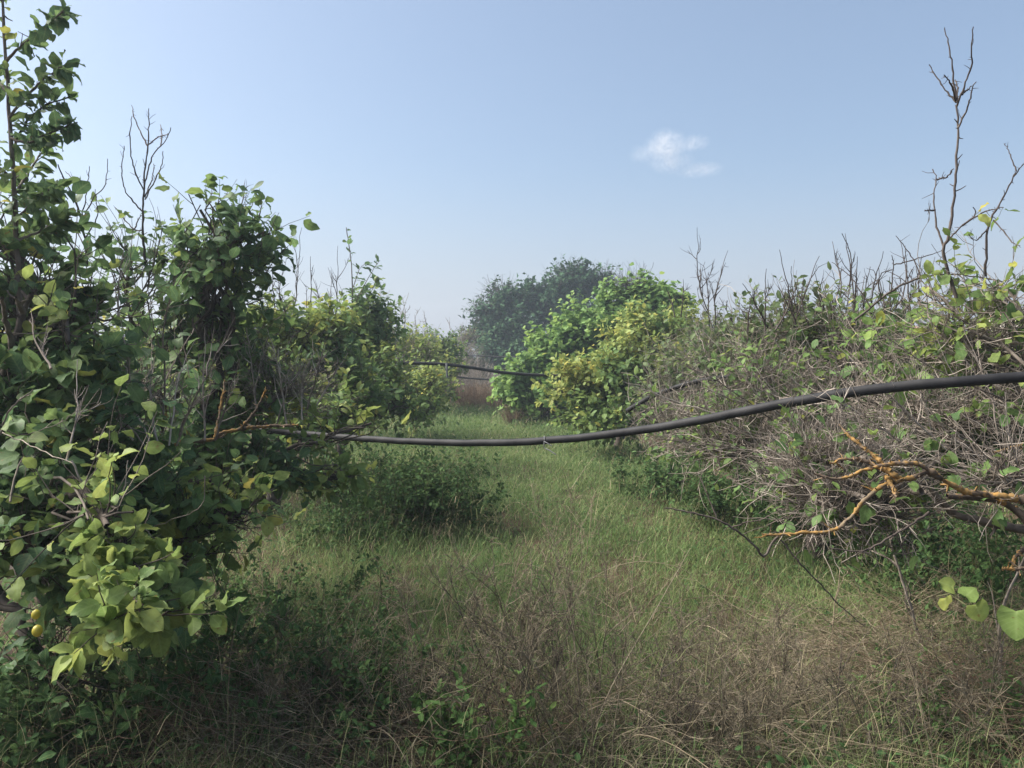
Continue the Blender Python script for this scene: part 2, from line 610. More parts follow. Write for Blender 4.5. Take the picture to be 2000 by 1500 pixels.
def auto_shoot(parent, u0, v0, u1, v1, d, nsub, rng, r=.006, mat='twig_dark', name='dead_shoot'):
    """a bare upright shoot that forks in narrow angles"""
    a, b = W(u0, v0, d), W(u1, v1, d + rng.normal(0, .1))
    L = np.linalg.norm(b - a)
    mid = (a + b) / 2 + rng.normal(0, .05 * L, 3)
    P = catmull([a, mid, b], 12)
    P[1:] += rng.normal(0, .005 * L, (11, 3))
    tb = Tubes().add(P, np.linspace(r, r * .25, 12)[None], 5, None, rng, .08)
    if nsub:
        s, t, _, q = sample_on(P[None], nsub, .1, .75, rng)
        dirs = t + .5 * rng.standard_normal(t.shape)
        br = grow(s, dirs, L * (.18 + .4 * rng.random(nsub)) * (1.1 - q), 8, .11, .45, rng)
        tb.add(br, np.linspace(r * .6, r * .2, 8)[None], 4, None, rng)
        n2 = nsub * 3
        s, t, _, q = sample_on(br, n2, .2, .95, rng)
        b2 = grow(s, t + .6 * rng.standard_normal(t.shape), L * .14 * (.3 + rng.random(n2)), 5, .15, .3, rng)
        tb.add(b2, np.linspace(r * .35, r * .15, 5)[None], 3, None, rng)
    return tb.build(name, M[mat], parent)


def bush(name, base, label, cat, rx, h, seed, stems=14, leaves=1500, ls=.035, lm='weed', wood='twig_green', wr=.5, spread=.9, nbr=5, kind='mid', group=None,
         stem_r=.004, t0=0, t1=1, stem_name='stem'):
    rng = np.random.default_rng(seed)
    base = np.asarray(base, float)
    t = thing(name, base, label, cat, group or ('leafy weeds growing in the grass' if name == 'weed_bush' else 'dead thickets at the end of the lane'))
    rxy = np.broadcast_to(np.asarray(rx, float), (2,))
    a = rng.random(stems) * 2 * math.pi
    q = np.sqrt(rng.random(stems))
    off = np.stack([np.cos(a) * q * rxy[0] * .55, np.sin(a) * q * rxy[1] * .55, np.full(stems, -.03)], 1)
    d = np.stack([np.cos(a) * q * spread * rxy[0] / max(h, .1) * .7, np.sin(a) * q * spread * rxy[1] / max(h, .1) * .7, np.ones(stems)], 1) + .15 * rng.standard_normal((stems, 3))
    L = h * (.65 + .45 * rng.random(stems))
    P = grow(base + off, d, L, 9, .1, .15, rng)
    tb = Tubes().add(P, np.linspace(stem_r, stem_r * .4, 9)[None], 4, None, rng)
    n = stems * nbr
    s, tt, _, _ = sample_on(P, n, .2, 1, rng)
    B = grow(s, tt * .7 + .7 * rng.standard_normal((n, 3)), h * .28 * (.4 + rng.random(n)), 6, .15, .3, rng)
    tb.add(B, np.linspace(stem_r * .5, stem_r * .2, 6)[None], 3, None, rng)
    tb.build(stem_name, M[wood], t)
    if leaves:
        lv = Leaves()
        leaves_on(lv, B, leaves, ls, wr, kind, rng, droop=.2, upn=.7, tint_lo=t0, tint_hi=t1)
        lv.build('foliage', M[lm], t)
    return t


def dry_weed(name, base, label, h, seed, stems=5, nbr=9, fine=120, mat='brown_stalk', fmat='brown_stalk', group='dry weeds standing in the grass', lean=(0, 0), spread=.35, r=.0032, fl=.06, fr=.0012, runners=3, cat='dry weed'):
    """tall dead stalks, forked, with fine feathery seed twigs"""
    rng = np.random.default_rng(seed)
    base = np.asarray(base, float)
    t = thing(name, base, label, cat, group)
    off = np.concatenate([rng.normal(0, .05 + spread * .12, (stems, 2)), np.full((stems, 1), -.02)], 1)
    d = np.stack([lean[0] + spread * rng.standard_normal(stems), lean[1] + spread * rng.standard_normal(stems), np.ones(stems)], 1)
    P = grow(base + off, d, h * (.6 + .5 * rng.random(stems)), 12, .05, -.1, rng)
    tb = Tubes().add(P, np.linspace(r, r * .35, 12)[None], 4, None, rng)
    n = stems * nbr
    s, tt, _, _ = sample_on(P, n, .25, 1, rng)
    B = grow(s, tt + .55 * rng.standard_normal((n, 3)), h * .32 * (.3 + rng.random(n)), 8, .09, .05, rng)
    tb.add(B, np.linspace(r * .55, r * .2, 8)[None], 3, None, rng)
    tb.build('stem', M[mat], t)
    if runners:
        a = rng.random(runners) * 2 * math.pi
        rd = np.stack([np.cos(a), np.sin(a) * .6, 1.1 + .5 * rng.random(runners)], 1)
        Q = grow(np.repeat((base - [0, 0, .02])[None], runners, 0) + rng.normal(0, .08, (runners, 3)) * [1, 1, 0], rd, h * (1.1 + .8 * rng.random(runners)), 22, .045, -2.4, rng)
        Q[:, :, 2] = np.maximum(Q[:, :, 2], -.02)
        rb = Tubes().add(Q, np.linspace(.0026, .0012, 22)[None], 4, None, rng)
        s, tt, _, _ = sample_on(Q, runners * 5, .3, 1, rng)
        rb.add(grow(s, tt + .6 * rng.standard_normal(tt.shape), .18 * (.3 + rng.random(runners * 5)), 7, .1, .1, rng), np.linspace(.0014, .0007, 7)[None], 3, None, rng)
        rb.build('runner', M['straw'], t)
    if fine:
        m = fine * stems
        s, tt, _, _ = sample_on(np.concatenate([B]), m, .2, 1, rng)
        C = grow(s, tt + .8 * rng.standard_normal((m, 3)), fl * (.3 + rng.random(m)), 4, .3, .0, rng)
        Tubes().add(C, np.linspace(fr, fr * .6, 4)[None], 3, None, rng).build('dry_foliage', M[fmat], t)
    return t


def dry_brush(name, base, label, rx, ry, h, n, seed, mat='straw', group='heaps of dry cut stalks', r=.0014, length=.6, flat=.35, cat='dry brush', part='stalk_mat'):
    """a tangle of fallen dry stalks"""
    rng = np.random.default_rng(seed)
    base = np.asarray(base, float)
    t = thing(name, base, label, cat, group)
    q = rng.standard_normal((n, 3)) * .5
    s = base + np.stack([np.clip(q[:, 0], -1, 1) * rx, np.clip(q[:, 1], -1, 1) * ry, np.abs(rng.normal(.4, .35, n)) * h * np.exp(-(q[:, 0] ** 2 + q[:, 1] ** 2) * .8)], 1)
    a = rng.normal(0, .8, n) + np.where(rng.random(n) < .5, 0, math.pi)
    d = np.stack([np.cos(a), np.sin(a), flat * rng.standard_normal(n) + .15], 1)
    L = length * (.3 + rng.random(n))
    P = grow(s, d, L, 8, .12, -.25, rng)
    P[:, :, 2] = np.maximum(P[:, :, 2], .01 + .05 * rng.random((n, 1)))
    rr = r * (.6 + .9 * rng.random((n, 1)))
    tb = Tubes().add(P, rr * np.linspace(1, .4, 8)[None], 3, None, rng)
    m = n * 2
    s, tt, _, _ = sample_on(P, m, .2, 1, rng)
    C = grow(s, tt + .8 * rng.standard_normal((m, 3)), .1 * (.3 + rng.random(m)), 4, .25, .1, rng)
    tb.add(C, np.linspace(r * .5, r * .3, 4)[None], 3, None, rng)
    tb.build(part, M[mat], t)
    return t


# ------------------------------------------------------------------ ground
def lane_x(y):
    return .15 - .085 * (y - 7)


def gz(x, y):
    return .04 * np.sin(x * 1.3 + .5) * np.cos(y * .7) + .03 * np.sin(x * 2.9 + y * 1.7)


def ground():
    xs = np.concatenate([np.linspace(-3000, -40, 10)[:-1], np.linspace(-40, 40, 161), np.linspace(40, 3000, 10)[1:]])
    ys = np.concatenate([np.linspace(-60, -4, 8)[:-1], np.linspace(-4, 60, 129), np.linspace(60, 4000, 14)[1:]])
    X, Y = np.meshgrid(xs, ys)
    Z = gz(X, Y) * (np.abs(X) < 45) * (Y < 62)
    nx, ny = len(xs), len(ys)
    idx = np.arange(nx * ny).reshape(ny, nx)
    q = np.stack([idx[:-1, :-1], idx[:-1, 1:], idx[1:, 1:], idx[1:, :-1]], -1).reshape(-1, 4)
    o = link('ground', build_mesh('ground', np.stack([X, Y, Z], -1), [q], [M['soil']]))
    tag(o, kind='structure')


def grass(name, n, seed, ylo, yhi, wfun, hfun, dens, tint_fun, w0, K=5, bend=1.0, tilt=.35, heads=.0):
    rng = np.random.default_rng(seed)
    y = np.exp(rng.uniform(math.log(ylo), math.log(yhi), n))
    x = lane_x(y) + rng.uniform(-1, 1, n) * wfun(y)
    # clumps
    cx = np.sin(x * 5.1 + 1.7 * np.sin(y * 2.3)) * np.cos(y * 4.3 + 1.1 * np.sin(x * 3.1))
    keep = rng.random(n) < dens(x, y) * (.7 + .3 * cx)
    x, y, cx = x[keep], y[keep], cx[keep]
    n = len(x)
    h = hfun(x, y) * (.45 + .75 * rng.random(n)) * (1 + .22 * cx)
    tint = np.clip(tint_fun(x, y, rng), 0, 1)
    a = rng.random(n) * 2 * math.pi
    bd = np.stack([np.cos(a), np.sin(a), 0 * a], 1)
    side = np.stack([-np.sin(a), np.cos(a), 0 * a], 1)
    side = norm(side + .6 * bd * rng.standard_normal((n, 1)))
    b = bend * (.15 + 1.15 * rng.random(n))
    s = np.linspace(0, 1, K)
    up = (rng.random(n) < heads)
    base = np.stack([x, y, gz(x, y) - .01 + up * h * (.35 + .75 * rng.random(n))], 1)
    h = np.where(up, h * .3, h)
    ang = np.abs(rng.normal(0, tilt, n))[:, None] + b[:, None] * s[None] * 1.5
    ds = h[:, None] / (K - 1)
    hor = np.cumsum(np.sin(ang) * ds, 1) - np.sin(ang[:, :1]) * ds
    ver = np.cumsum(np.cos(ang) * ds, 1) - np.cos(ang[:, :1]) * ds
    P = base[:, None] + bd[:, None] * hor[..., None] + np.array([0, 0, 1.0]) * ver[..., None]
    w = (w0 * (.6 + .8 * rng.random(n)) * np.maximum(y / 4.0, .7))[:, None] * np.linspace(1, .12, K)[None]
    V = np.stack([P - side[:, None] * w[..., None] * .5, P + side[:, None] * w[..., None] * .5], 2)
    idx = np.arange(n * K * 2).reshape(n, K, 2)
    q = np.stack([idx[:, :-1, 0], idx[:, :-1, 1], idx[:, 1:, 1], idx[:, 1:, 0]], -1).reshape(-1, 4)
    me = build_mesh(name, V, [q], [M['grass']], {'tint': np.repeat(tint, K * 2)})
    return tag(link(name, me), kind='stuff')


def patch(x, y):
    return .5 + .5 * np.sin(x * 1.7 + 2.2 * np.sin(y * .9 + .4)) * np.cos(y * 1.25 + 1.4 * np.sin(x * 1.1))


ground()

# lane grass: fine and wispy, browner towards the front
tag(grass('grass', 430000, 1, 2.1, 34, lambda y: np.interp(y, [2, 7, 21, 34], [2.8, 2.9, 2.5, 2.5]),
          lambda x, y: np.interp(y, [2, 4, 7, 14, 30], [.26, .22, .17, .2, .28]),
          lambda x, y: np.interp(x - lane_x(y), [-2.6, -1.6, 0, 2.2, 2.9], [.25, .85, 1, .95, .35]) * np.interp(y, [2.8, 3.3, 4.2], [.4, .55, 1]),
          lambda x, y, r: np.interp(y, [2.2, 3.6, 5, 9], [.5, .38, .34, .33]) + .3 * (patch(x, y) - .5) + .2 * r.standard_normal(len(x)), .0027, heads=.4),
    'fine wispy green grass growing down the lane between the tree rows', 'grass')
tag(grass('dry_grass', 36000, 2, 2.1, 30, lambda y: np.full_like(y, 2.4), lambda x, y: np.interp(y, [2, 5, 20], [.5, .5, .5]),
          lambda x, y: np.clip(patch(x * 1.2 + 3, y * .9), .12, 1) * np.interp(y, [2, 3.5, 5, 8, 20], [1, .8, .45, .35, .35]),
          lambda x, y, r: .84 + .1 * r.standard_normal(len(x)), .0018, heads=.6),
    'thin straw coloured dry grass stalks scattered through the green', 'grass')
tag(grass('verge_grass', 70000, 3, 2.1, 40, lambda y: 3 + y * .55, lambda x, y: np.full_like(x, .25),
          lambda x, y: np.interp(np.abs(x - lane_x(y)), [1.4, 2.2], [0, 1]),
          lambda x, y, r: .35 + .35 * r.standard_normal(len(x)), .005),
    'sparse low grass under the orchard trees', 'grass')


def ground_leaves():
    """low leafy weeds covering the soil"""
    rng = np.random.default_rng(5)
    n = 34000
    y = np.exp(rng.uniform(math.log(2.0), math.log(26), n))
    x = lane_x(y) + rng.uniform(-1, 1, n) * (2.0 + y * .35)
    k = rng.random(n) < np.where(np.abs(x - lane_x(y)) < 1.1, np.interp(y, [2, 3, 4, 7], [.8, .5, .15, .22]), .8)
    x, y = x[k], y[k]
    n = len(x)
    B = np.stack([x, y, gz(x, y) + .03 + .16 * rng.random(n) ** 1.5], 1)
    a = rng.random(n) * 2 * math.pi
    A = np.stack([np.cos(a), np.sin(a), .5 * rng.standard_normal(n)], 1)
    N = norm(np.array([0, 0, 1.]) + .4 * rng.standard_normal((n, 3)))
    lv = Leaves().add(B, A, N, .035 * (.6 + .8 * rng.random(n)) * np.maximum(1, y / 8), .5, 'mid', .6 * rng.random(n), rng)
    tag(lv.build('ground_cover', M['weed']), 'low dark leafy weeds creeping over the soil', 'ground cover', kind='stuff')


ground_leaves()

# ------------------------------------------------------------------ the near tree by the camera's left hand
NEAR = dict(lm='lemon_dark', leaf='lemon', ls=.088, wr=.62, nb=14, nt=90, nl=560, tl=.24)
t = lemon_tree('lemon_tree', (-2.35, 3.25, 0), 'tall dark leafy lemon tree with yellow green sprays hanging low in front of it', 'tree', [
    (75, 600, 3.15, 150, 120, {'nl': 360}), (20, 470, 3.1, 120, 110, {'nl': 260}), (200, 590, 3.5, 150, 70, {'nl': 200}), (120, 740, 3.0, 170, 100),
    (290, 760, 3.8, 130, 110, {'nl': 260, 'ns': 120, 'wood': 'twig_grey'}), (110, 880, 2.8, 170, 110), (60, 1060, 2.55, 140, 120), (270, 960, 3.2, 180, 100),
    (380, 1060, 3.3, 120, 90, {'lm': 'lemon_mid'}), (460, 1020, 3.4, 65, 40, {'lm': 'lemon_yellow', 'nl': 120}),
    (110, 1330, 2.95, 170, 90, {'nl': 110, 'nt': 40}), (200, 1180, 2.75, 150, 90, {'nl': 240}),
    (215, 1010, 2.25, 80, 34, {'lm': 'lemon_lime', 'nl': 110, 'nt': 24, 'nb': 7, 'ls': .068, 't1': .9, 'wr': .62, 'upn': .5, 'flabel': 'upper pale yellow green spray of leaves'}),
    (270, 1195, 2.1, 145, 62, {'lm': 'lemon_lime', 'nl': 420, 'nt': 52, 'nb': 12, 'ls': .074, 'wr': .66, 't1': .92, 'rd': .13, 'tl': .13, 'upn': .3, 'droop': .2, 'flabel': 'large yellow green spray of leaves hanging lowest'}),
    (130, 640, 2.95, 80, 60, {'nl': 60, 'lm': 'lemon_yellow', 'nt': 20, 'nb': 6, 'ls': .065}),
], 11, trunk_h=.75, trunk_r=.075, limb_r=.032, **NEAR)
rg = np.random.default_rng(21)
shoot(t, 'leafy_shoot', [[(40, 640), (32, 480), (25, 330), (15, 180), (8, 60), (2, -60)], [(28, 380), (60, 330), (95, 275)], [(22, 300), (50, 240), (90, 205), (135, 190)],
                         [(18, 230), (50, 190), (90, 150), (120, 130)], [(12, 120), (45, 85), (85, 55), (125, 20)], [(30, 430), (70, 390), (110, 360)],
                         [(34, 470), (80, 450), (120, 430)], [(15, 180), (-20, 140), (-40, 100)], [(26, 350), (-10, 320), (-40, 290)], [(20, 270), (55, 280), (95, 260), (150, 240)]],
      3.0, .011, rg, 'bark', leaves=480, ls=.075, dd=.15)
shoot(t, 'dead_shoot', [[(170, 520), (165, 460), (150, 400), (125, 350), (112, 320)], [(160, 440), (180, 390), (205, 360), (210, 310)], [(150, 400), (150, 360), (128, 335)],
                        [(158, 430), (170, 370), (175, 325)], [(165, 470), (190, 420), (185, 370)], [(165, 480), (140, 430), (130, 400)]], 3.5, .006, rg, 'twig_dark')
shoot(t, 'dead_shoot', [[(320, 880), (318, 820), (322, 740), (318, 660), (330, 590), (350, 520)], [(318, 800), (280, 750), (240, 730)], [(320, 750), (350, 690), (380, 640)], [(318, 840), (280, 790), (245, 740)],
                        [(320, 860), (300, 800), (290, 720)], [(320, 700), (300, 640), (295, 600)], [(322, 860), (350, 800), (358, 735)], [(320, 620), (345, 560), (370, 510)]], 3.55, .006, rg, 'twig_grey')
shoot(t, 'dead_shoot', [[(0, 850), (20, 800), (65, 760)], [(8, 830), (40, 850), (130, 820), (160, 780)], [(5, 845), (60, 870), (140, 905)]], 2.5, .004, rg, 'twig_grey')
shoot(t, 'dead_shoot', [[(140, 900), (165, 950), (205, 1000), (240, 960), (250, 900)], [(60, 910), (90, 970), (140, 1010)], [(205, 1000), (290, 1040), (360, 1100)], [(400, 930), (390, 990), (300, 1030)]], 2.45, .0035, rg, 'twig_grey')
shoot(t, 'stub', [[(-30, 800), (5, 740), (25, 680), (45, 610), (62, 575)], [(25, 680), (10, 620), (5, 580)], [(45, 610), (30, 580)]], 2.9, .024, rg, 'bark')
shoot(t, 'lichened_branch', [[(270, 905), (310, 880), (360, 862), (410, 860), (435, 846), (470, 838), (530, 832), (582, 830)], [(420, 855), (430, 800), (440, 740)], [(305, 885), (320, 830), (325, 790)],
                             [(470, 838), (500, 800), (520, 760)]], 3.75, .014, rg, 'bark_orange', label='branch crusted with orange lichen')


for a in [(300, 880, 250, 640, 6), (330, 870, 380, 660, 6), (310, 880, 300, 700, 5), (345, 870, 420, 740, 5), (290, 880, 200, 760, 5), (420, 860, 470, 700, 5), (180, 700, 190, 560, 5), (100, 720, 60, 600, 4), (230, 620, 245, 470, 5), (20, 980, 90, 840, 4), (260, 860, 150, 700, 7), (350, 850, 460, 620, 7), (400, 860, 400, 640, 7), (240, 820, 230, 600, 6), (130, 900, 150, 700, 6)]:
    auto_shoot(t, *a[:4], 3.1 if a[0] > 150 else 2.5, a[4], rg, .0042, 'twig_grey')


def fruit(parent, u, v, d, r, mat):
    S, K = 12, 9
    a = np.linspace(0, math.pi, K)
    P = np.stack([np.zeros(K), np.zeros(K), np.cos(a) * r * 1.25], 1) + W(u, v, d)
    rad = np.sin(a) * r + .0004
    rad[1] *= .8
    Tubes().add(P, rad[None], S, .5).build('lemon_fruit', M[mat], parent)


fruit(t, 70, 1200, 2.12, .011, 'lemon_rind')
fruit(t, 73, 1232, 2.1, .013, 'lemon_rind')

# ------------------------------------------------------------------ second tree of the left row
t = lemon_tree('lemon_tree', (-2.15, 5.0, 0), 'dark lemon tree with a leafy dome and bare forked shoots, next behind the nearest one', 'tree', [
    (440, 480, 4.6, 85, 75, {'nl': 420}), (390, 390, 4.6, 38, 60, {'nl': 110, 'nt': 26, 'nb': 6, 'lm': 'lemon_mid'}), (500, 450, 4.65, 40, 40, {'nl': 90, 'nt': 22, 'nb': 5, 'lm': 'lemon_mid'}),
    (430, 570, 4.7, 120, 60, {'nl': 380}), (270, 510, 4.8, 110, 40, {'nl': 230}), (340, 640, 4.9, 140, 60, {'nl': 230}),
    (470, 690, 4.9, 120, 90, {'nl': 260, 'ns': 260, 'lm': 'lemon_mid', 'wood': 'twig_grey'}), (560, 750, 4.9, 110, 55, {'nl': 200, 'ns': 500, 'nt': 160, 'lm': 'greygreen', 'wood': 'twig_grey', 'ls': .06}),
    (545, 945, 4.7, 120, 30, {'nl': 300, 'tl': .16, 'up': .1}), (665, 935, 4.8, 55, 28, {'nl': 110, 'nt': 24, 'lm': 'lemon_yellow', 'tl': .14, 'up': .1}), (720, 830, 5.0, 30, 22, {'nl': 40, 'nt': 14, 'nb': 5, 'lm': 'lemon_lime'}),
    (430, 810, 4.7, 100, 70, {'nl': 300}), (430, 930, 4.6, 150, 60, {'nl': 360}), (600, 800, 6.7, 110, 40, {'nl': 200, 'lm': 'lemon_mid'}),
    (180, 800, 4.9, 180, 140, {'nl': 420, 'lm': 'lemon_mid'}),
], 12, trunk_h=.7, trunk_r=.08, limb_r=.028, lm='lemon_dark', leaf='lemon', ls=.1, wr=.58, nb=14, nt=90, tl=.26)
rg = np.random.default_rng(22)
shoot(t, 'dead_shoot', [[(283, 520), (279, 450), (279, 415), (280, 372), (285, 322), (288, 288)], [(280, 415), (258, 392), (243, 368), (238, 328), (243, 285)], [(281, 372), (262, 330), (254, 280), (257, 225)],
                        [(282, 362), (300, 300), (324, 275), (334, 248)], [(314, 285), (316, 260), (313, 242)], [(287, 300), (291, 250), (290, 212)], [(288, 285), (273, 255), (262, 228), (258, 206)],
                        [(283, 390), (303, 350), (316, 322), (319, 295)], [(279, 450), (262, 448), (240, 425), (226, 405)], [(262, 448), (275, 420)], [(288, 285), (308, 268), (330, 262)],
                        [(283, 385), (298, 345), (300, 320)]], 4.6, .0085, rg, 'twig_dark', label='tall bare shoot forking against the sky')
for a in [(305, 500, 322, 428, 1), (335, 490, 340, 458, 0), (470, 410, 478, 352, 2), (480, 420, 502, 380, 1), (505, 430, 510, 380, 1), (520, 470, 545, 415, 1), (515, 520, 566, 478, 1), (360, 470, 338, 400, 2), (498, 560, 540, 500, 5)]:
    auto_shoot(t, a[0], a[1], a[2], a[3], 4.65, a[4], rg, .0045)
for a in [(560, 830, 520, 640, 8), (600, 800, 640, 650, 8), (590, 820, 600, 690, 9), (540, 830, 590, 680, 8), (500, 800, 480, 640, 7), (620, 790, 680, 690, 6)]:
    auto_shoot(t, *a[:4], 4.6, a[4], rg, .0055, 'twig_grey')
shoot(t, 'hanging_leaf', [[(560, 920), (566, 940), (570, 968)]], 4.5, .002, rg, 'twig_green', leaves=2, ls=.13)

# ------------------------------------------------------------------ left row further on
t = lemon_tree('lemon_tree', (-2.5, 8.0, 0), 'bushy yellow green lemon tree with grey dead shoots above, third along the row', 'tree', [
    (520, 640, 8.2, 80, 55), (590, 645, 8, 75, 55), (650, 655, 8.3, 55, 45), (560, 750, 7.8, 90, 70), (640, 720, 8, 75, 70, {'lm': 'lemon_dark'}), (660, 800, 7.6, 80, 50), (590, 830, 7.5, 90, 50, {'lm': 'lemon_dark'}),
    (700, 760, 8, 60, 60, {'lm': 'lemon_mid', 'wood': 'twig_grey', 'ns': 200}), (510, 740, 8.3, 70, 70, {'wood': 'twig_grey', 'ns': 300}),
], 13, lm='lemon_yellow', leaf='mid', ls=.1, nl=760, nt=130, nb=14, limb_r=.03, tl=.3)
rg = np.random.default_rng(23)
for a in [(565, 650, 588, 445, 4), (600, 640, 606, 500, 2), (540, 640, 530, 500, 3), (570, 640, 560, 505, 6), (500, 640, 515, 560, 4)]:
    auto_shoot(t, *a[:4], 8.0, a[4], rg, .008)
t = lemon_tree('lemon_tree', (-2.4, 10.5, 0), 'green lemon tree with an upright leafy shoot bearing one round fruit', 'tree', [
    (640, 650, 10.5, 60, 45, {'lm': 'lemon_mid'}), (700, 680, 10.5, 70, 60), (740, 640, 10.8, 35, 50), (740, 740, 10.2, 75, 60, {'lm': 'lemon_yellow'}), (775, 790, 10, 75, 50), (690, 790, 10, 70, 60, {'lm': 'lemon_yellow'}), (730, 610, 10.9, 30, 30, {'lm': 'lemon_dark'}),
], 14, lm='lemon_mid', leaf='mid', ls=.11, nl=760, nt=110, nb=14, limb_r=.03, tl=.34)
rg = np.random.default_rng(24)
shoot(t, 'leafy_shoot', [[(690, 690), (688, 620), (688, 560), (685, 500), (676, 444)], [(690, 600), (710, 560), (730, 525), (742, 508)], [(690, 580), (715, 570), (740, 552)], [(690, 560), (700, 530), (712, 515)],
                         [(695, 610), (720, 580), (735, 545)]], 10.4, .012, rg, 'bark', leaves=60, ls=.13)
fruit(t, 736, 546, 10.35, .038, 'lime_rind')
for a in [(655, 640, 660, 480, 6), (670, 650, 650, 540, 4), (640, 640, 610, 540, 3)]:
    auto_shoot(t, *a[:4], 10.4, a[4], rg, .009)
t = lemon_tree('lemon_tree', (-2.9, 14.5, 0), 'pale lemon tree thinning to grey twigs, fourth along the row', 'tree', [
    (770, 690, 14.5, 55, 45, {'wood': 'twig_grey', 'ns': 500, 'nl': 300}), (730, 670, 14.8, 60, 40), (800, 740, 14, 55, 45, {'lm': 'lemon_mid'}), (850, 752, 13.6, 42, 26, {'lm': 'lemon_lime', 't0': .2}), (800, 800, 13.5, 50, 35),
    (780, 790, 14, 55, 35, {'lm': 'lemon_dark'}), (815, 690, 14.5, 40, 50, {'wood': 'twig_grey', 'ns': 400, 'nl': 260}), (690, 650, 14.8, 60, 40), (640, 690, 14.8, 60, 40), (850, 775, 14.2, 38, 32), (840, 810, 13.8, 40, 25, {'lm': 'lemon_mid'}), (830, 680, 15, 40, 35),
], 15, lm='lemon_yellow', leaf='mid', ls=.1, nl=480, nt=120, nb=12, limb_r=.03, tl=.36, twig_r=.0035)
rg = np.random.default_rng(25)
for a in [(768, 650, 798, 572, 5), (785, 650, 790, 600, 6), (765, 640, 762, 585, 3)]:
    auto_shoot(t, *a[:4], 14.5, a[4], rg, .010, 'twig_grey')
t = lemon_tree('lemon_tree', (-2.9, 21, 0), 'small round topped green tree where the far pipes cross the lane', 'tree', [
    (860, 665, 21, 42, 30), (850, 700, 20.5, 45, 30, {'lm': 'lemon_yellow'}), (885, 690, 21, 30, 30), (825, 670, 21, 40, 35, {'wood': 'twig_grey', 'ns': 300, 'nl': 400}), (780, 670, 21.5, 40, 35), (885, 725, 20.5, 28, 28, {'lm': 'lemon_yellow'}), (870, 760, 20, 30, 25, {'lm': 'lemon_yellow'}), (740, 670, 21.8, 40, 35),
], 16, lm='lemon_mid', leaf='mid', ls=.12, nl=700, nt=140, nb=14, limb_r=.03, tl=.36, twig_r=.004)
rg = np.random.default_rng(26)
for a in [(815, 650, 822, 600, 6), (835, 650, 826, 605, 4), (880, 645, 870, 620, 3), (900, 650, 905, 630, 3)]:
    auto_shoot(t, *a[:4], 21, a[4], rg, .010, 'twig_grey')
lemon_tree('lemon_tree', (-2.3, 29, 0), 'greyish brown half dead tree where the lane runs out', 'tree', [
    (905, 695, 29, 40, 28), (885, 725, 28, 38, 28), (915, 665, 30, 22, 16, {'lm': 'lemon_mid'}), (930, 715, 30, 32, 30), (945, 740, 30, 25, 25),
], 17, lm='greygreen', leaf='mid', ls=.1, nl=300, nt=260, nb=20, ns=900, limb_r=.03, tl=.45, sl=.2, twig_r=.005, wood='twig_grey')

# rows behind the left row
for k, (u, d, lm, seed, lab) in enumerate([
        (420, 9.5, 'lemon_yellow', 31, 'yellowish lemon tree half hidden behind the dark leafy dome'),
        (180, 8.0, 'lemon_yellow', 32, 'pale green tree glimpsed through the gaps of the nearest lemon tree'),
        (330, 13, 'lemon_mid', 33, 'mid green tree in the second row, behind the dome shaped one'),
        (560, 15, 'lemon_mid', 34, 'low green tree of the second row under the bare forked shoots'),
        (20, 11, 'lemon_mid', 35, 'outermost second row tree behind the tall leafy shoot')]):
    vv = 660 if d > 9 else 670
    w = 1000 / d * .95
    lemon_tree('lemon_tree', (W(u, 700, d)[0], d, 0), lab, 'tree', [
        (u, vv, d, w, 420 / d), (u - w * .7, vv + 380 / d, d, w * .8, 500 / d), (u + w * .7, vv + 350 / d, d - .3, w * .8, 500 / d), (u, vv + 800 / d, d - .4, w, 500 / d)],
        seed, 'second row of orchard trees', lm=lm, leaf='mid', ls=.11, nl=520, nt=110, nb=12, limb_r=.03, tl=.36)

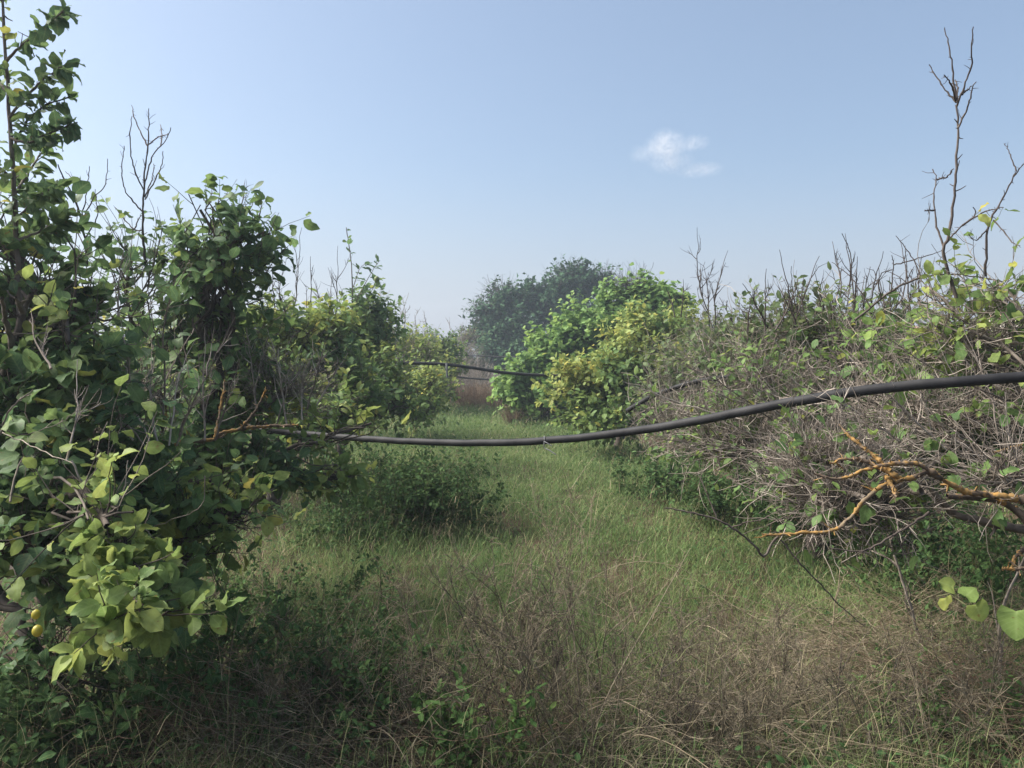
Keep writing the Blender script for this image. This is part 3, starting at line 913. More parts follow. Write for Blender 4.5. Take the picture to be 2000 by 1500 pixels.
# ------------------------------------------------------------------ right row: the near half dead tree
base = (2.75, 3.4, 0)
DRY = dict(wood='twig_grey', nb=24, nt=115, ns=280, nl=42, ls=.085, leaf='lemon', lm='lemon_mid', tl=.25, sl=.11, wob=.22, branch_r=.006, twig_r=.003, up=.3, b_wob=.04, limb_r=.016)
t = lemon_tree('lemon_tree', base, 'half dead grey tree with orange lichen on its low reaching limbs', 'tree', [
    (1640, 890, 3.6, 150, 75, {'rd': .25}), (1770, 830, 3.95, 150, 90), (1570, 955, 3.6, 90, 80, {'rd': .2, 'from': (1700, 950, 3.4)}), (1890, 790, 3.95, 130, 110, {'nl': 60}), (1690, 780, 4.2, 140, 70),
    (1950, 680, 3.95, 110, 90, {'nl': 60, 'lm': 'lemon_yellow'}), (1660, 980, 3.4, 110, 70, {'from': (1760, 950, 3.4), 'rd': .15}), (1960, 930, 3.3, 90, 90, {'nl': 40}),
    (1600, 985, 3.55, 100, 60, {'from': (1690, 975, 3.3), 'rd': .15, 'ns': 380}), (1730, 1000, 3.5, 90, 45, {'from': (1800, 960, 3.3), 'rd': .15}), (1560, 900, 3.7, 90, 60, {'from': (1700, 900, 3.4), 'rd': .15}),
    (1850, 900, 4.3, 130, 90, {'nl': 260, 'lm': 'lemon_dark', 'ns': 60, 'ls': .1}), (1760, 690, 4.6, 130, 55, {'nl': 230, 'lm': 'lemon_mid', 'ns': 100, 'ls': .1}),
    (1940, 560, 4.0, 65, 60, {'nl': 110, 'lm': 'lemon_mid', 'ns': 60, 'nt': 40, 'nb': 8}), (1810, 565, 4.1, 45, 25, {'nl': 30, 'lm': 'lemon_yellow', 'ns': 30, 'nt': 20, 'nb': 6}),
    (1880, 640, 4.0, 110, 50, {'nl': 130, 'lm': 'lemon_yellow', 'ns': 200}), (1960, 800, 4.0, 100, 100, {'nl': 220, 'lm': 'lemon_dark', 'ns': 100}),
    (1740, 890, 4.4, 160, 90, {'nl': 200, 'lm': 'lemon_dark', 'ns': 100}),
], 41, trunk_h=.95, trunk_r=.09, trunk_mat='bark_lichen', **DRY)
rg = np.random.default_rng(51)
shoot(t, 'lichened_branch', [[(2120, 1000), (2050, 985), (1960, 970), (1880, 958), (1820, 925), (1770, 935), (1735, 945)], [(1790, 930), (1725, 948), (1685, 982), (1660, 1012), (1625, 1036), (1560, 1042), (1490, 1045)],
                             [(1760, 935), (1700, 905), (1660, 895), (1620, 905)], [(1740, 920), (1700, 885), (1668, 860), (1640, 830)], [(1730, 930), (1745, 955), (1750, 970)],
                             [(1830, 925), (1780, 905), (1710, 912), (1640, 935), (1590, 925)]],
      3.15, .0185, rg, 'bark_orange', dd=.1, label='low limb and branchlets crusted orange with lichen')
shoot(t, 'limb', [[(2110, 1060), (2020, 1040), (1930, 1020), (1860, 1000), (1815, 950)], [(1860, 1000), (1810, 960), (1790, 930)]], 3.38, .026, rg, 'bark')
shoot(t, 'limb', [[(2110, 1110), (2040, 1060), (1990, 1000), (1940, 975), (1850, 970)], [(2040, 1060), (1990, 1080), (1975, 1110)]], 3.2, .024, rg, 'bark_lichen')
shoot(t, 'lichened_branch', [[(2060, 1105), (2010, 1110), (1958, 1112)]], 3.0, .010, rg, 'bark_orange')
shoot(t, 'lichened_branch', [[(2060, 850), (1990, 870), (1950, 882), (1912, 892)]], 3.5, .009, rg, 'bark_orange')
shoot(t, 'dead_branch', [[(1520, 1048), (1508, 1060), (1492, 1086), (1470, 1062), (1430, 1030), (1380, 1008), (1300, 992)], [(1430, 1030), (1460, 1020), (1500, 1010)], [(1400, 1015), (1380, 960), (1360, 920)]], 3.05, .0055, rg, 'twig_dark')
shoot(t, 'dead_branch', [[(1525, 1055), (1560, 1098), (1610, 1150), (1660, 1200), (1690, 1225)], [(1550, 1090), (1580, 1060), (1600, 1045)]], 3.05, .004, rg, 'twig_dark')
shoot(t, 'dead_branch', [[(1815, 1000), (1755, 1040), (1690, 1075), (1625, 1070)], [(1700, 1070), (1660, 1090)]], 3.05, .0055, rg, 'twig_dark')
shoot(t, 'dead_shoot', [[(1872, 600), (1850, 525), (1842, 490), (1845, 478), (1852, 465), (1862, 400), (1868, 310), (1871, 250), (1868, 205)], [(1867, 200), (1842, 170), (1815, 127)], [(1867, 198), (1860, 130), (1849, 70), (1845, 55)],
                        [(1869, 208), (1884, 165), (1897, 130), (1898, 95), (1901, 52)], [(1871, 250), (1888, 215), (1897, 180), (1906, 158)], [(1866, 196), (1858, 165), (1843, 147)], [(1869, 200), (1870, 170), (1866, 155)],
                        [(1878, 185), (1898, 168)], [(1843, 484), (1830, 440), (1823, 390), (1829, 350), (1822, 330)], [(1850, 470), (1880, 440), (1905, 420), (1900, 405)], [(1880, 440), (1920, 415), (1960, 405)],
                        [(1826, 410), (1805, 412)], [(1829, 350), (1850, 345), (1862, 330)]],
      3.9, .0095, rg, 'twig_dark', dd=.12, label='tallest bare shoot forking high against the sky')
shoot(t, 'dead_shoot', [[(1925, 540), (1930, 445), (1955, 395), (1978, 350), (1985, 335)], [(1985, 335), (1972, 300), (1962, 280)], [(1980, 345), (1998, 320)], [(1930, 445), (1905, 470), (1890, 455)], [(1940, 430), (1975, 470), (1990, 480)]], 3.9, .007, rg, 'twig_dark', dd=.1)
shoot(t, 'dead_shoot', [[(1670, 625), (1740, 570), (1800, 542), (1870, 536), (1960, 550)], [(1745, 518), (1790, 506), (1840, 490)], [(1740, 570), (1745, 520), (1742, 500)], [(1800, 542), (1780, 500), (1750, 460)], [(1700, 600), (1660, 540), (1625, 512)],
                        [(1660, 560), (1662, 500), (1645, 457)], [(1720, 585), (1718, 540), (1745, 525)]], 4.1, .007, rg, 'twig_dark', dd=.15)
for a in [(1800, 900, 1560, 760, 7), (1850, 880, 1640, 680, 7), (1820, 950, 1560, 880, 7), (1900, 900, 1760, 660, 7), (1950, 850, 1880, 640, 6), (1800, 980, 1600, 1060, 6), (1760, 930, 1510, 985, 7), (1960, 780, 1700, 640, 7)]:
    auto_shoot(t, *a[:4], 3.55, a[4], rg, .0045, 'twig_grey', 'dead_branch')
shoot(t, 'leafy_shoot', [[(1855, 470), (1858, 450)], [(1905, 420), (1915, 410)], [(1960, 405), (1945, 430)]], 3.88, .002, rg, 'twig_green', leaves=6, lm='lemon_yellow', ls=.085)


# the vine leaves reaching in from the frame's side: a plant of their own
def vine(base, label, seed):
    rng = np.random.default_rng(seed)
    t = thing('vine', base, label, 'vine')
    d = 1.75
    P = catmull([np.asarray(base, float), W(2080, 1330, 1.85), W(2020, 1235, d), W(1960, 1215, d), W(1900, 1190, d), W(1855, 1160, d + .05), W(1830, 1165, d + .1)], 26)
    Tubes().add(P, np.linspace(.004, .0015, 26)[None], 6, .5, rng).build('stem', M['twig_green'], t)
    lv = Leaves()
    for (u, v, dd, L, tint, ax, nn) in [(1985, 1193, 1.72, .085, .35, (-.12, -.15, -1), (-.75, -.75, .45)), (1905, 1180, 1.74, .06, .6, (.35, 0, -.75), (-.3, -.9, .5)), (1885, 1165, 1.76, .05, .4, (.6, .2, .35), (-.2, -.7, .8)),
                                        (1862, 1148, 1.8, .045, .75, (-.7, .1, .35), (.1, -.8, .7)), (1845, 1168, 1.82, .045, .9, (.2, .1, -.8), (.2, -.9, .4))]:
        lv.add(W(u, v, dd)[None], np.array([ax], float), np.array([nn], float), L * .78, 1.0, 'heart', np.array([tint]), rng, fold=.12, curl=.12)
    lv.build('foliage', M['lemon_lime'], t)


vine((1.42, 1.75, 0), 'pale green vine with broad heart shaped leaves reaching in from beside the camera', 3)

# ------------------------------------------------------------------ right row further on
t = lemon_tree('lemon_tree', (2.35, 6.0, 0), 'grey tangled dead looking tree the thick pipe passes in front of', 'tree', [
    (1500, 730, 5.9, 140, 80), (1400, 825, 5.9, 120, 50), (1560, 820, 5.5, 140, 75), (1660, 720, 5.6, 130, 75), (1440, 870, 5.6, 130, 50), (1330, 850, 6.2, 80, 42), (1590, 900, 5.4, 120, 60),
    (1550, 655, 6.3, 150, 40, {'nl': 900, 'lm': 'greygreen', 'ls': .075, 'ns': 120}), (1700, 655, 6.1, 120, 40, {'nl': 900, 'lm': 'greygreen', 'ls': .075, 'ns': 120}), (1620, 760, 6.2, 150, 80, {'nl': 900, 'lm': 'lemon_mid', 'ns': 120}),
    (1430, 690, 7.0, 110, 50, {'nl': 900, 'lm': 'greygreen', 'ls': .075, 'ns': 120}), (1480, 820, 6.4, 150, 90, {'nl': 700, 'lm': 'weed_light', 'ls': .08, 'ns': 120}),
], 42, trunk_h=.6, trunk_r=.08, wood='twig_grey', nb=26, nt=120, ns=320, nl=260, ls=.075, lm='lemon_mid', leaf='mid', tl=.36, sl=.2, wob=.2, b_wob=.04, branch_r=.008, twig_r=.0042, up=.6, limb_r=.02)
rg = np.random.default_rng(52)
for a in [(1555, 640, 1522, 488, 4), (1550, 640, 1600, 498, 4), (1500, 640, 1450, 552, 5), (1495, 650, 1496, 525, 4), (1600, 640, 1610, 560, 5), (1640, 630, 1625, 470, 5), (1655, 640, 1690, 540, 6), (1690, 640, 1700, 520, 4), (1740, 630, 1738, 540, 3), (1780, 620, 1768, 480, 4),
          (1460, 650, 1472, 565, 4), (1515, 645, 1560, 545, 5), (1570, 650, 1545, 520, 5), (1610, 640, 1590, 530, 5), (1665, 640, 1675, 500, 5), (1700, 640, 1725, 490, 5), (1735, 640, 1715, 520, 5), (1760, 630, 1800, 500, 5), (1800, 620, 1790, 520, 4), (1645, 650, 1660, 560, 4),
          (1620, 640, 1645, 520, 5), (1720, 640, 1760, 470, 4), (1580, 640, 1570, 540, 4), (1670, 620, 1650, 455, 3), (1530, 640, 1535, 560, 5)]:
    auto_shoot(t, *a[:4], 6.0 + rg.normal(0, .2), a[4], rg, .0075)
for u, v in ((1850, 448), (1580, 730), (1610, 790)):
    pass
t = lemon_tree('lemon_tree', (2.6, 9.0, 0), 'thin grey green tree with slender forked dead shoots beyond the tangled one', 'tree', [
    (1350, 700, 9, 80, 60), (1400, 670, 9.4, 70, 45), (1310, 770, 8.7, 70, 55, {'nl': 200}), (1460, 665, 9.6, 80, 40), (1370, 770, 8.8, 80, 60), (1290, 830, 8.5, 70, 40, {'nl': 150}), (1540, 665, 9.8, 90, 40),
], 43, wood='twig_grey', nb=22, nt=150, ns=260, nl=560, ls=.085, lm='greygreen', leaf='mid', tl=.36, sl=.18, wob=.22, twig_r=.004, limb_r=.022)
for a in [(1500, 860, 1270, 790, 7), (1520, 830, 1300, 700, 7), (1480, 880, 1240, 850, 7), (1560, 880, 1330, 905, 7), (1500, 800, 1330, 740, 6), (1600, 860, 1420, 700, 7), (1450, 820, 1215, 745, 6), (1530, 900, 1400, 960, 6)]:
    auto_shoot(t, *a[:4], 5.3, a[4], rg, .006, 'twig_grey', 'dead_branch')
rg = np.random.default_rng(53)
for a in [(1392, 640, 1360, 443, 8), (1398, 640, 1422, 488, 7), (1385, 640, 1375, 520, 6), (1330, 620, 1335, 545, 4), (1318, 620, 1300, 560, 4), (1470, 645, 1478, 560, 5), (1440, 650, 1405, 580, 5)]:
    auto_shoot(t, *a[:4], 9.0, a[4], rg, .009)
lemon_tree('lemon_tree', (1.75, 13, 0), 'yellowing lemon tree in front of the vine covered one', 'tree', [
    (1230, 690, 12.8, 65, 50, {'nl': 900, 't0': .4}), (1165, 730, 12.6, 60, 35, {'t0': .45}), (1110, 755, 12.4, 45, 42, {'t0': .45}), (1200, 790, 12.3, 70, 55), (1280, 650, 13.5, 60, 50, {'lm': 'lemon_mid'}), (1210, 730, 12.2, 60, 40, {'lm': 'lemon_mid'}), (1300, 720, 12.5, 60, 60, {'wood': 'twig_grey', 'ns': 300}),
    (1130, 820, 12.2, 55, 35, {'lm': 'lemon_mid'}), (1250, 800, 12, 60, 50, {'lm': 'lemon_mid', 'wood': 'twig_grey', 'ns': 300}), (1190, 835, 12, 50, 30, {'lm': 'lemon_mid'}), (1330, 640, 13.8, 45, 40),
    (1240, 645, 13.3, 40, 30),
], 44, lm='lemon_yellow', t0=.22, leaf='mid', ls=.11, wr=.62, nl=900, nt=150, nb=14, limb_r=.03, tl=.36, twig_r=.0035, droop=.35, upn=.45)
lemon_tree('vine_covered_tree', (1.9, 19, 0), 'bright green vine covered tree, rounded and lumpy beside the lane', 'tree', [
    (1230, 590, 19.3, 75, 40), (1290, 605, 19.3, 38, 45, {'ls': .2}), (1140, 640, 19, 75, 45), (1190, 670, 18.8, 100, 60), (1070, 690, 18.6, 55, 45), (1035, 740, 18, 50, 45), (1090, 785, 17.6, 60, 40),
    (1290, 670, 18.6, 60, 60), (1010, 765, 17.8, 32, 32), (1110, 740, 18.2, 70, 50), (1240, 555, 19.4, 30, 18, {'nl': 150}), (1170, 740, 18, 70, 50), (1055, 815, 17.4, 45, 25, {'nl': 350}),
], 45, lm='vine', leaf='mid', ls=.135, wr=.95, nl=2600, nt=320, nb=16, limb_r=.05, tl=.5, twig_r=.005, droop=.5, trunk_h=1.2, trunk_r=.16)
lemon_tree('carob_tree', (.8, 40, 0), 'big dark rounded evergreen tree standing farthest down the lane', 'tree', [
    (1000, 605, 38, 60, 45), (1070, 575, 38, 65, 40), (1150, 560, 38.5, 45, 32), (955, 640, 38, 35, 40), (1010, 665, 37, 65, 45), (1110, 620, 38, 75, 50), (945, 605, 38, 25, 18, {'nl': 350}), (975, 575, 38, 28, 14, {'nl': 300}),
    (1040, 690, 37, 60, 35), (1180, 555, 38.5, 22, 18, {'nl': 250}), (970, 685, 37, 45, 30), (1110, 540, 38.5, 35, 15, {'nl': 400}),
], 46, lm='carob', leaf='far', ls=.26, wr=.65, nl=3400, nt=320, nb=20, limb_r=.1, tl=.8, twig_r=.01, trunk_h=1.8, trunk_r=.3, droop=.2)
for k, (u, d, lm, seed, lab) in enumerate([
        (1420, 15, 'greygreen', 61, 'low grey green tree of the second row below the slender forked dead shoots'),
        (1620, 12, 'lemon_mid', 62, 'green tree of the second row behind the grey tangle'),
        (1850, 10, 'lemon_mid', 63, 'second row tree under the tallest bare shoot'),
        (2040, 9, 'lemon_yellow', 64, 'outermost second row tree in front of the banded wall'),
        (1340, 24, 'lemon_mid', 65, 'small distant green tree at the foot of the vine covered one')]):
    vv = 668 if d < 20 else 660
    w = 950 / d
    lemon_tree('lemon_tree', (W(u, 700, d)[0], d, 0), lab, 'tree', [
        (u, vv, d, w, 350 / d), (u - w * .7, vv + 380 / d, d, w * .8, 500 / d), (u + w * .7, vv + 350 / d, d - .3, w * .8, 500 / d), (u, vv + 800 / d, d - .4, w, 500 / d)],
        seed, 'second row of orchard trees', lm=lm, leaf='mid', ls=.11, nl=520, nt=110, nb=12, limb_r=.03, tl=.36)

# ------------------------------------------------------------------ weeds
WB = lambda u, v, d: (W(u, v, d)[0], d, 0)
bush('weed_bush', WB(860, 0, 7.0), 'dark leafy weed bush bulging into the lane under the thick pipe', 'bush', (.5, .5), .72, 71, stems=40, leaves=5200, ls=.045, nbr=10)
bush('weed_bush', WB(760, 0, 7.1), 'darker weed bush against the row, beside the one bulging into the lane', 'bush', (.55, .55), .8, 72, stems=40, leaves=5000, ls=.045, nbr=10)
bush('weed_bush', WB(650, 0, 6.4), 'low dark weed growing in the shade under the lichened branch', 'bush', (.5, .4), .4, 73, stems=30, leaves=2600, ls=.04, nbr=8)
bush('weed_bush', WB(1430, 0, 7.3), 'dark green weed bush below the grey tangled tree', 'bush', (.55, .5), .62, 74, stems=36, leaves=4200, ls=.05, nbr=10)
bush('weed_bush', WB(1280, 0, 8.6), 'small dark weed bush where the grass meets the yellowing tree', 'bush', (.5, .5), .5, 75, stems=30, leaves=3000, ls=.05, nbr=8)
bush('weed_bush', WB(1590, 0, 6.5), 'leafy weed bush behind the orange lichened branchlets', 'bush', (.6, .5), .62, 76, stems=34, leaves=3600, ls=.05, nbr=9, lm='weed')
bush('weed_bush', WB(1790, 0, 5.5), 'dark leafy weed bush in the shade under the densest dry twigs', 'bush', (.7, .5), .6, 89, stems=40, leaves=4200, ls=.045, nbr=10)
bush('weed_bush', WB(1900, 0, 4.4), 'green weed bush in the shade of the lichened limbs', 'bush', (.55, .5), .72, 77, stems=30, leaves=3000, ls=.04, nbr=9, lm='weed')
bush('weed_bush', WB(640, 0, 4.1), 'low spreading weed with small round leaves, near the yellow green spray', 'bush', (.65, .55), .5, 78, stems=40, leaves=3800, ls=.032, nbr=8, lm='weed', kind='mid')
bush('weed_bush', WB(560, 0, 3.2), 'dark weed under arching dry runners near the camera', 'bush', (.45, .4), .52, 79, stems=30, leaves=2400, ls=.035, nbr=8)
bush('weed_bush', WB(730, 0, 3.4), 'broad green weed patch at the edge of the brown stalks', 'bush', (.4, .35), .42, 80, stems=28, leaves=2000, ls=.034, nbr=8, lm='weed')
bush('weed_bush', WB(920, 0, 2.9), 'small leafy weed at the camera\'s feet among brown stalks', 'bush', (.2, .16), .42, 81, stems=16, leaves=420, ls=.045, nbr=6, lm='weed_light', kind='lemon')
bush('weed_bush', WB(180, 0, 3.0), 'shaded nettle like weed below the yellow green spray', 'bush', (.4, .3), .55, 82, stems=22, leaves=700, ls=.06, nbr=6, lm='weed', kind='lemon')
bush('weed_bush', WB(40, 0, 2.9), 'darkest low weed in the shade under the nearest lemon tree', 'bush', (.4, .3), .5, 87, stems=26, leaves=900, ls=.06, nbr=7, lm='weed', kind='lemon')
bush('weed_bush', WB(330, 0, 3.4), 'dark weed between the nearest trunk and the reddish brown tangle', 'bush', (.45, .35), .6, 88, stems=30, leaves=1700, ls=.05, nbr=8, lm='weed')
bush('weed_bush', WB(1830, 0, 3.3), 'fresh green weed showing through the straw heap', 'bush', (.35, .3), .3, 83, stems=24, leaves=900, ls=.035, nbr=7, lm='weed_light')
bush('dead_thicket', WB(940, 0, 22.5), 'rust brown thicket of dead weeds closing off the far lane', 'thicket', (1.15, 1.2), .85, 84, stems=420, leaves=0, nbr=7, wood='rust_stalk', stem_r=.008)
bush('dead_thicket', WB(1000, 0, 17.5), 'small rust brown dead weed beside the vine covered tree', 'thicket', (.25, .25), .55, 85, stems=70, leaves=0, nbr=6, wood='rust_stalk', stem_r=.006)
bush('dead_thicket', WB(900, 0, 27), 'tall greyish dead thicket behind the rust brown one', 'thicket', (1.3, 1.3), 1.5, 86, stems=200, leaves=0, nbr=7, wood='twig_grey', stem_r=.009)

# standing dry stalks in the front
for (u, d, h, seed, st, mat, lean, lab) in [
        (1010, 3.2, .85, 91, 6, 'brown_stalk', (-.05, .1), 'mass of brown feathery dead stalks at the centre of the nearest grass'),
        (1180, 3.1, .9, 92, 5, 'brown_stalk', (-.1, .15), 'dark forked dead stalks leaning across the grass'),
        (900, 3.4, .75, 93, 5, 'straw', (-.1, .1), 'pale straw stalks fanning over the small leafy weed'),
        (1090, 3.7, .6, 94, 4, 'brown_stalk', (.0, .1), 'thinner dead weed behind the brown feathery mass'),
        (1330, 3.2, .55, 95, 6, 'brown_stalk', (.1, .1), 'grey brown feathery weed between the dark stalks and the straw heap'),
        (1250, 4.2, .6, 96, 4, 'straw', (.1, .1), 'thin pale stalks standing in the greenest grass'),
        (760, 3.3, .6, 97, 5, 'straw', (.1, .1), 'arching pale stalks over the bare reddish soil'),
        (1120, 5.2, .7, 98, 5, 'straw', (-.1, .1), 'wispy pale weed farther up the grass, below the pipe clip'),
        (880, 4.2, .6, 99, 4, 'straw', (.1, .1), 'sparse pale stalks before the bulging weed bush'),
        (1480, 3.6, .45, 100, 5, 'brown_stalk', (.1, .1), 'brown weed at the edge of the straw heap'),
        (1000, 4.2, .5, 101, 5, 'straw', (0, .1), 'faded fluffy weed in the middle of the lane'),
        (1130, 3.02, .5, 103, 9, 'brown_stalk', (0, 0), 'low dark brown weed tuft nearest the camera at the centre'),
        (1270, 3.04, .46, 104, 9, 'twig_dark', (.1, 0), 'blackish wiry weed tuft in front of the leaning forked stalks'),
        (970, 3.05, .45, 105, 8, 'brown_stalk', (-.1, 0), 'short brown weed tuft crowding the small leafy weed'),
        (1390, 3.0, .42, 106, 9, 'brown_stalk', (.1, 0), 'short brown weed tuft before the flattened straw'),
        (1060, 3.3, .7, 107, 6, 'twig_dark', (.12, .1), 'blackish upright stalks rising through the brown feathery mass'),
        (1530, 3.02, .5, 201, 9, 'brown_stalk', (.1, .05), 'dense brown weed tuft nearest the camera, before the largest heap'),
        (1680, 3.06, .48, 202, 9, 'twig_dark', (-.1, .05), 'blackish wiry tuft low in front of the reddish heap'),
        (1820, 3.02, .5, 203, 8, 'brown_stalk', (.1, .05), 'brown weed tuft below the broad heart shaped leaf'),
        (1960, 3.1, .55, 204, 8, 'brown_stalk', (-.1, .05), 'outermost brown weed tuft below the vine'),
        (1200, 3.3, .6, 205, 7, 'brown_stalk', (.05, .05), 'taller brown weed tuft behind the blackish wiry one'),
        (820, 3.1, .5, 206, 8, 'brown_stalk', (.05, .05), 'brown weed tuft between the small leafy weed and the bare reddish soil'),
        (1400, 3.5, .5, 207, 7, 'brown_stalk', (.0, .05), 'greyish weed tuft where the green grass meets the straw'),
        (470, 3.05, .45, 208, 8, 'brown_stalk', (.0, .05), 'brown weed tuft in the shade beside the tan tangle'),
        (660, 3.05, .45, 108, 7, 'straw', (0, 0), 'pale wiry tuft in front of the dark weed under arching runners'),
        (520, 3.3, .6, 102, 5, 'straw', (.1, .1), 'tangled pale runners beside the yellow green spray')]:
    dry_weed('dry_weed', WB(u, 0, d), lab, h, seed, st, nbr=9, fine=90, mat=mat, fmat='straw' if mat == 'straw' else 'brown_stalk', lean=lean, spread=.3)

for (u, d, rx, ry, h, n, seed, mat, lab) in [
        (1660, 3.9, .6, .5, .28, 620, 111, 'straw', 'largest heap of pale fallen stalks under the lichened branches'),
        (1890, 3.5, .5, .4, .3, 480, 112, 'rust_stalk', 'reddish heap of dry stalks below the vine leaves'),
        (1470, 3.25, .5, .3, .16, 480, 113, 'straw', 'flattened straw between the brown weed and the largest heap'),
        (560, 3.1, .42, .3, .22, 560, 114, 'straw', 'tan dry tangle below the yellow green spray'),
        (400, 3.1, .3, .3, .35, 420, 115, 'rust_stalk', 'reddish brown dry tangle touching the hanging leaves'),
        (770, 3.05, .35, .2, .12, 300, 116, 'rust_stalk', 'thin rusty litter around the bare reddish soil'),
        (1180, 3.0, .4, .22, .15, 300, 117, 'brown_stalk', 'dark brown litter under the feathery stalks'),
        (1860, 4.4, .5, .4, .3, 400, 118, 'straw', 'grey dry sticks piled behind the largest heap')]:
    dry_brush('dry_brush', WB(u, 0, d), lab, rx, ry, h, n, seed, mat)


def dead_stem(label, pl, d, r, seed, mat='twig_grey', n=8):
    rng = np.random.default_rng(seed)
    w = [W(u, v, d) for u, v in pl]
    w = [np.array([w[0][0] + .02, w[0][1] + .03, -.03])] + w
    t = thing('dead_branch', w[0], label, 'dead branch', 'dead branches and canes lying in the grass')
    P = catmull(w, 18)
    P[1:] += rng.normal(0, .004, (17, 3))
    Tubes().add(P, np.linspace(r, r * .4, 18)[None], 6, .6, rng, .08).build('stem', M[mat], t)
    s, tt, _, _ = sample_on(P[None], n, .2, 1, rng)
    B = grow(s, tt + .7 * rng.standard_normal(tt.shape), .25 * (.3 + rng.random(n)), 7, .1, .1, rng)
    Tubes().add(B, np.linspace(r * .5, r * .2, 7)[None], 4, None, rng).build('twig', M[mat], t)


dead_stem('pale dead branch rising out of the straw heap towards the lichened limbs', [(1810, 1290), (1785, 1210), (1765, 1140), (1740, 1060), (1725, 1000)], 4.0, .010, 121)
dead_stem('pale bent dry cane arching over the grass beside the straw heap', [(1625, 1260), (1630, 1180), (1640, 1120), (1650, 1108), (1690, 1170), (1725, 1230)], 4.2, .004, 122, 'straw', 3)
dead_stem('grey stick leaning up beside the vine leaves', [(1955, 1200), (1985, 1130), (2010, 1050)], 3.6, .009, 123, n=4)
dead_stem('long dry cane lying across the litter at the camera\'s feet', [(820, 1470), (720, 1440), (640, 1500)], 2.95, .004, 124, 'straw', 3)

# ------------------------------------------------------------------ pipes
def pipe(label, pts, r, K=60, group='black irrigation pipes strung across the lane'):
    w = [W(*p) for p in pts]
    P = catmull(w, K)
    q = np.arange(K)
    P[:, 2] += .0014 * np.sin(q * .9 + r * 999) * np.sin(q * .23)
    base = P[0]
    t = thing('irrigation_pipe', base, label, 'pipe', group)
    Tubes().add(P, np.full((1, K), r), 20, .5).build('tube', M['pipe'], t)
    return t, P


t, P = pipe('thick black pipe sagging across the lane, nearest the camera', [
    (380, 836, 6.3), (520, 842, 6.1), (600, 848, 6.0), (700, 856, 5.8), (800, 862, 5.55), (900, 865, 5.3), (1000, 864, 5.05), (1070, 860, 4.85), (1150, 853, 4.65), (1250, 840, 4.4), (1350, 824, 4.15),
    (1450, 804, 3.92), (1550, 785, 3.74), (1650, 768, 3.6), (1750, 756, 3.5), (1850, 747, 3.42), (1950, 740, 3.36), (2080, 731, 3.3)], .0235, 110)
# the plastic clip under it
a, b = W(1062, 852, 4.82), W(1063, 870, 4.82)
c, e = W(1076, 867, 4.78), W(1086, 884, 4.75)
tb = Tubes()
tb.add(catmull([W(1063, 861, 4.8), W(1063, 874, 4.8), W(1072, 879, 4.78), W(1086, 888, 4.76)], 10), np.full((1, 10), .0035), 6, .5)
tb.add(catmull([W(1062, 862, 4.8), W(1070, 866, 4.78), W(1078, 871, 4.77)], 8), np.full((1, 8), .003), 6, .5)
ring = np.arange(15) / 14 * 2 * math.pi
cc = W(1063, 860.3, 4.86)
tb.add(np.stack([cc[0] + 0 * ring, cc[1] + np.cos(ring) * .028, cc[2] + np.sin(ring) * .028], 1), np.full((1, 15), .003), 5, .5)
tb.build('pipe_clip', M['strap'], t)
t, P = pipe('thinner black pipe bowing down over the far grass', [(780, 709, 13.1), (860, 711, 13.2), (920, 718, 13.3), (980, 727, 13.4), (1040, 732, 13.5), (1110, 733.5, 13.5), (1150, 734, 13.5)], .027)
tb = Tubes()
cc = W(873, 712, 13.2)
tb.add(catmull([cc + [0, -.03, .03], cc + [0, -.035, -.1], cc + [.01, -.03, -.22]], 8), np.full((1, 8), .022), 6, .5)
tb.build('pipe_strap', M['strap'], t)
pipe('short stretch of black pipe rising over the grey tangle', [(1225, 802, 6.7), (1270, 776, 6.45), (1310, 760, 6.3), (1350, 748, 6.2), (1390, 740, 6.1), (1440, 735, 6.0)], .019, 30)
pipe('distant black pipe drooping behind the bowed one', [(860, 731, 20.4), (900, 737, 20.2), (950, 741, 20), (1000, 743, 19.8), (1030, 744, 19.6)], .024, 24)
pipe('faint pipe line in front of the dark evergreen', [(850, 693, 27), (930, 695, 26.6), (980, 697, 26.3), (1030, 698, 26)], .022, 24)
pipe('lowest faint pipe line seen beside the vine covered tree', [(925, 720, 23.6), (960, 721, 23.4), (1000, 721.5, 23.2), (1030, 722, 23)], .022, 24)


# ------------------------------------------------------------------ houses far behind the right row
def boxv(x0, x1, y0, y1, z0, z1):
    V = np.array([[x, y, z] for z in (z0, z1) for y in (y0, y1) for x in (x0, x1)], float)
    f = np.array([[0, 2, 3, 1], [4, 5, 7, 6], [0, 1, 5, 4], [1, 3, 7, 5], [3, 2, 6, 7], [2, 0, 4, 6]])
    return V, f


def box(name, parent, mat, *a):
    V, f = boxv(*a)
    return link(name, build_mesh(name, V, [f], [M[mat]], smooth=False), parent)


d = 45.0
x0, x1 = W(1655, 0, d)[0], W(1830, 0, d)[0]
zr = W(0, 617, d)[2]
ze = zr - 1.0
t = thing('house', ((x0 + x1) / 2, d + 2.5, 0), 'low house whose brown tiled roof just shows above the grey tangle', 'house')
wl = box('wall', t, 'plaster', x0 + .3, x1 - .3, d + .3, d + 5.7, 0, ze - .02)
V = np.array([[x0, d, ze], [x1, d, ze], [x1, d + 6, ze], [x0, d + 6, ze], [x0 + 1.6, d + 3, zr], [x1 - 1.2, d + 3, zr]])
link('roof', build_mesh('roof', V, [np.array([[0, 1, 5, 4], [2, 3, 4, 5], [0, 3, 2, 1]]), np.array([[1, 2, 5], [3, 0, 4]])], [M['tile']], smooth=False), t)
for k in range(2):
    xx = x0 + 1.1 + k * 2.0
    w = box('window', t, 'plaster', xx, xx + 1, d + .26, d + .297, .9, 2.0)
    box('pane', w, 'glass', xx + .08, xx + .92, d + .22, d + .255, .98, 1.92)
d = 38.0
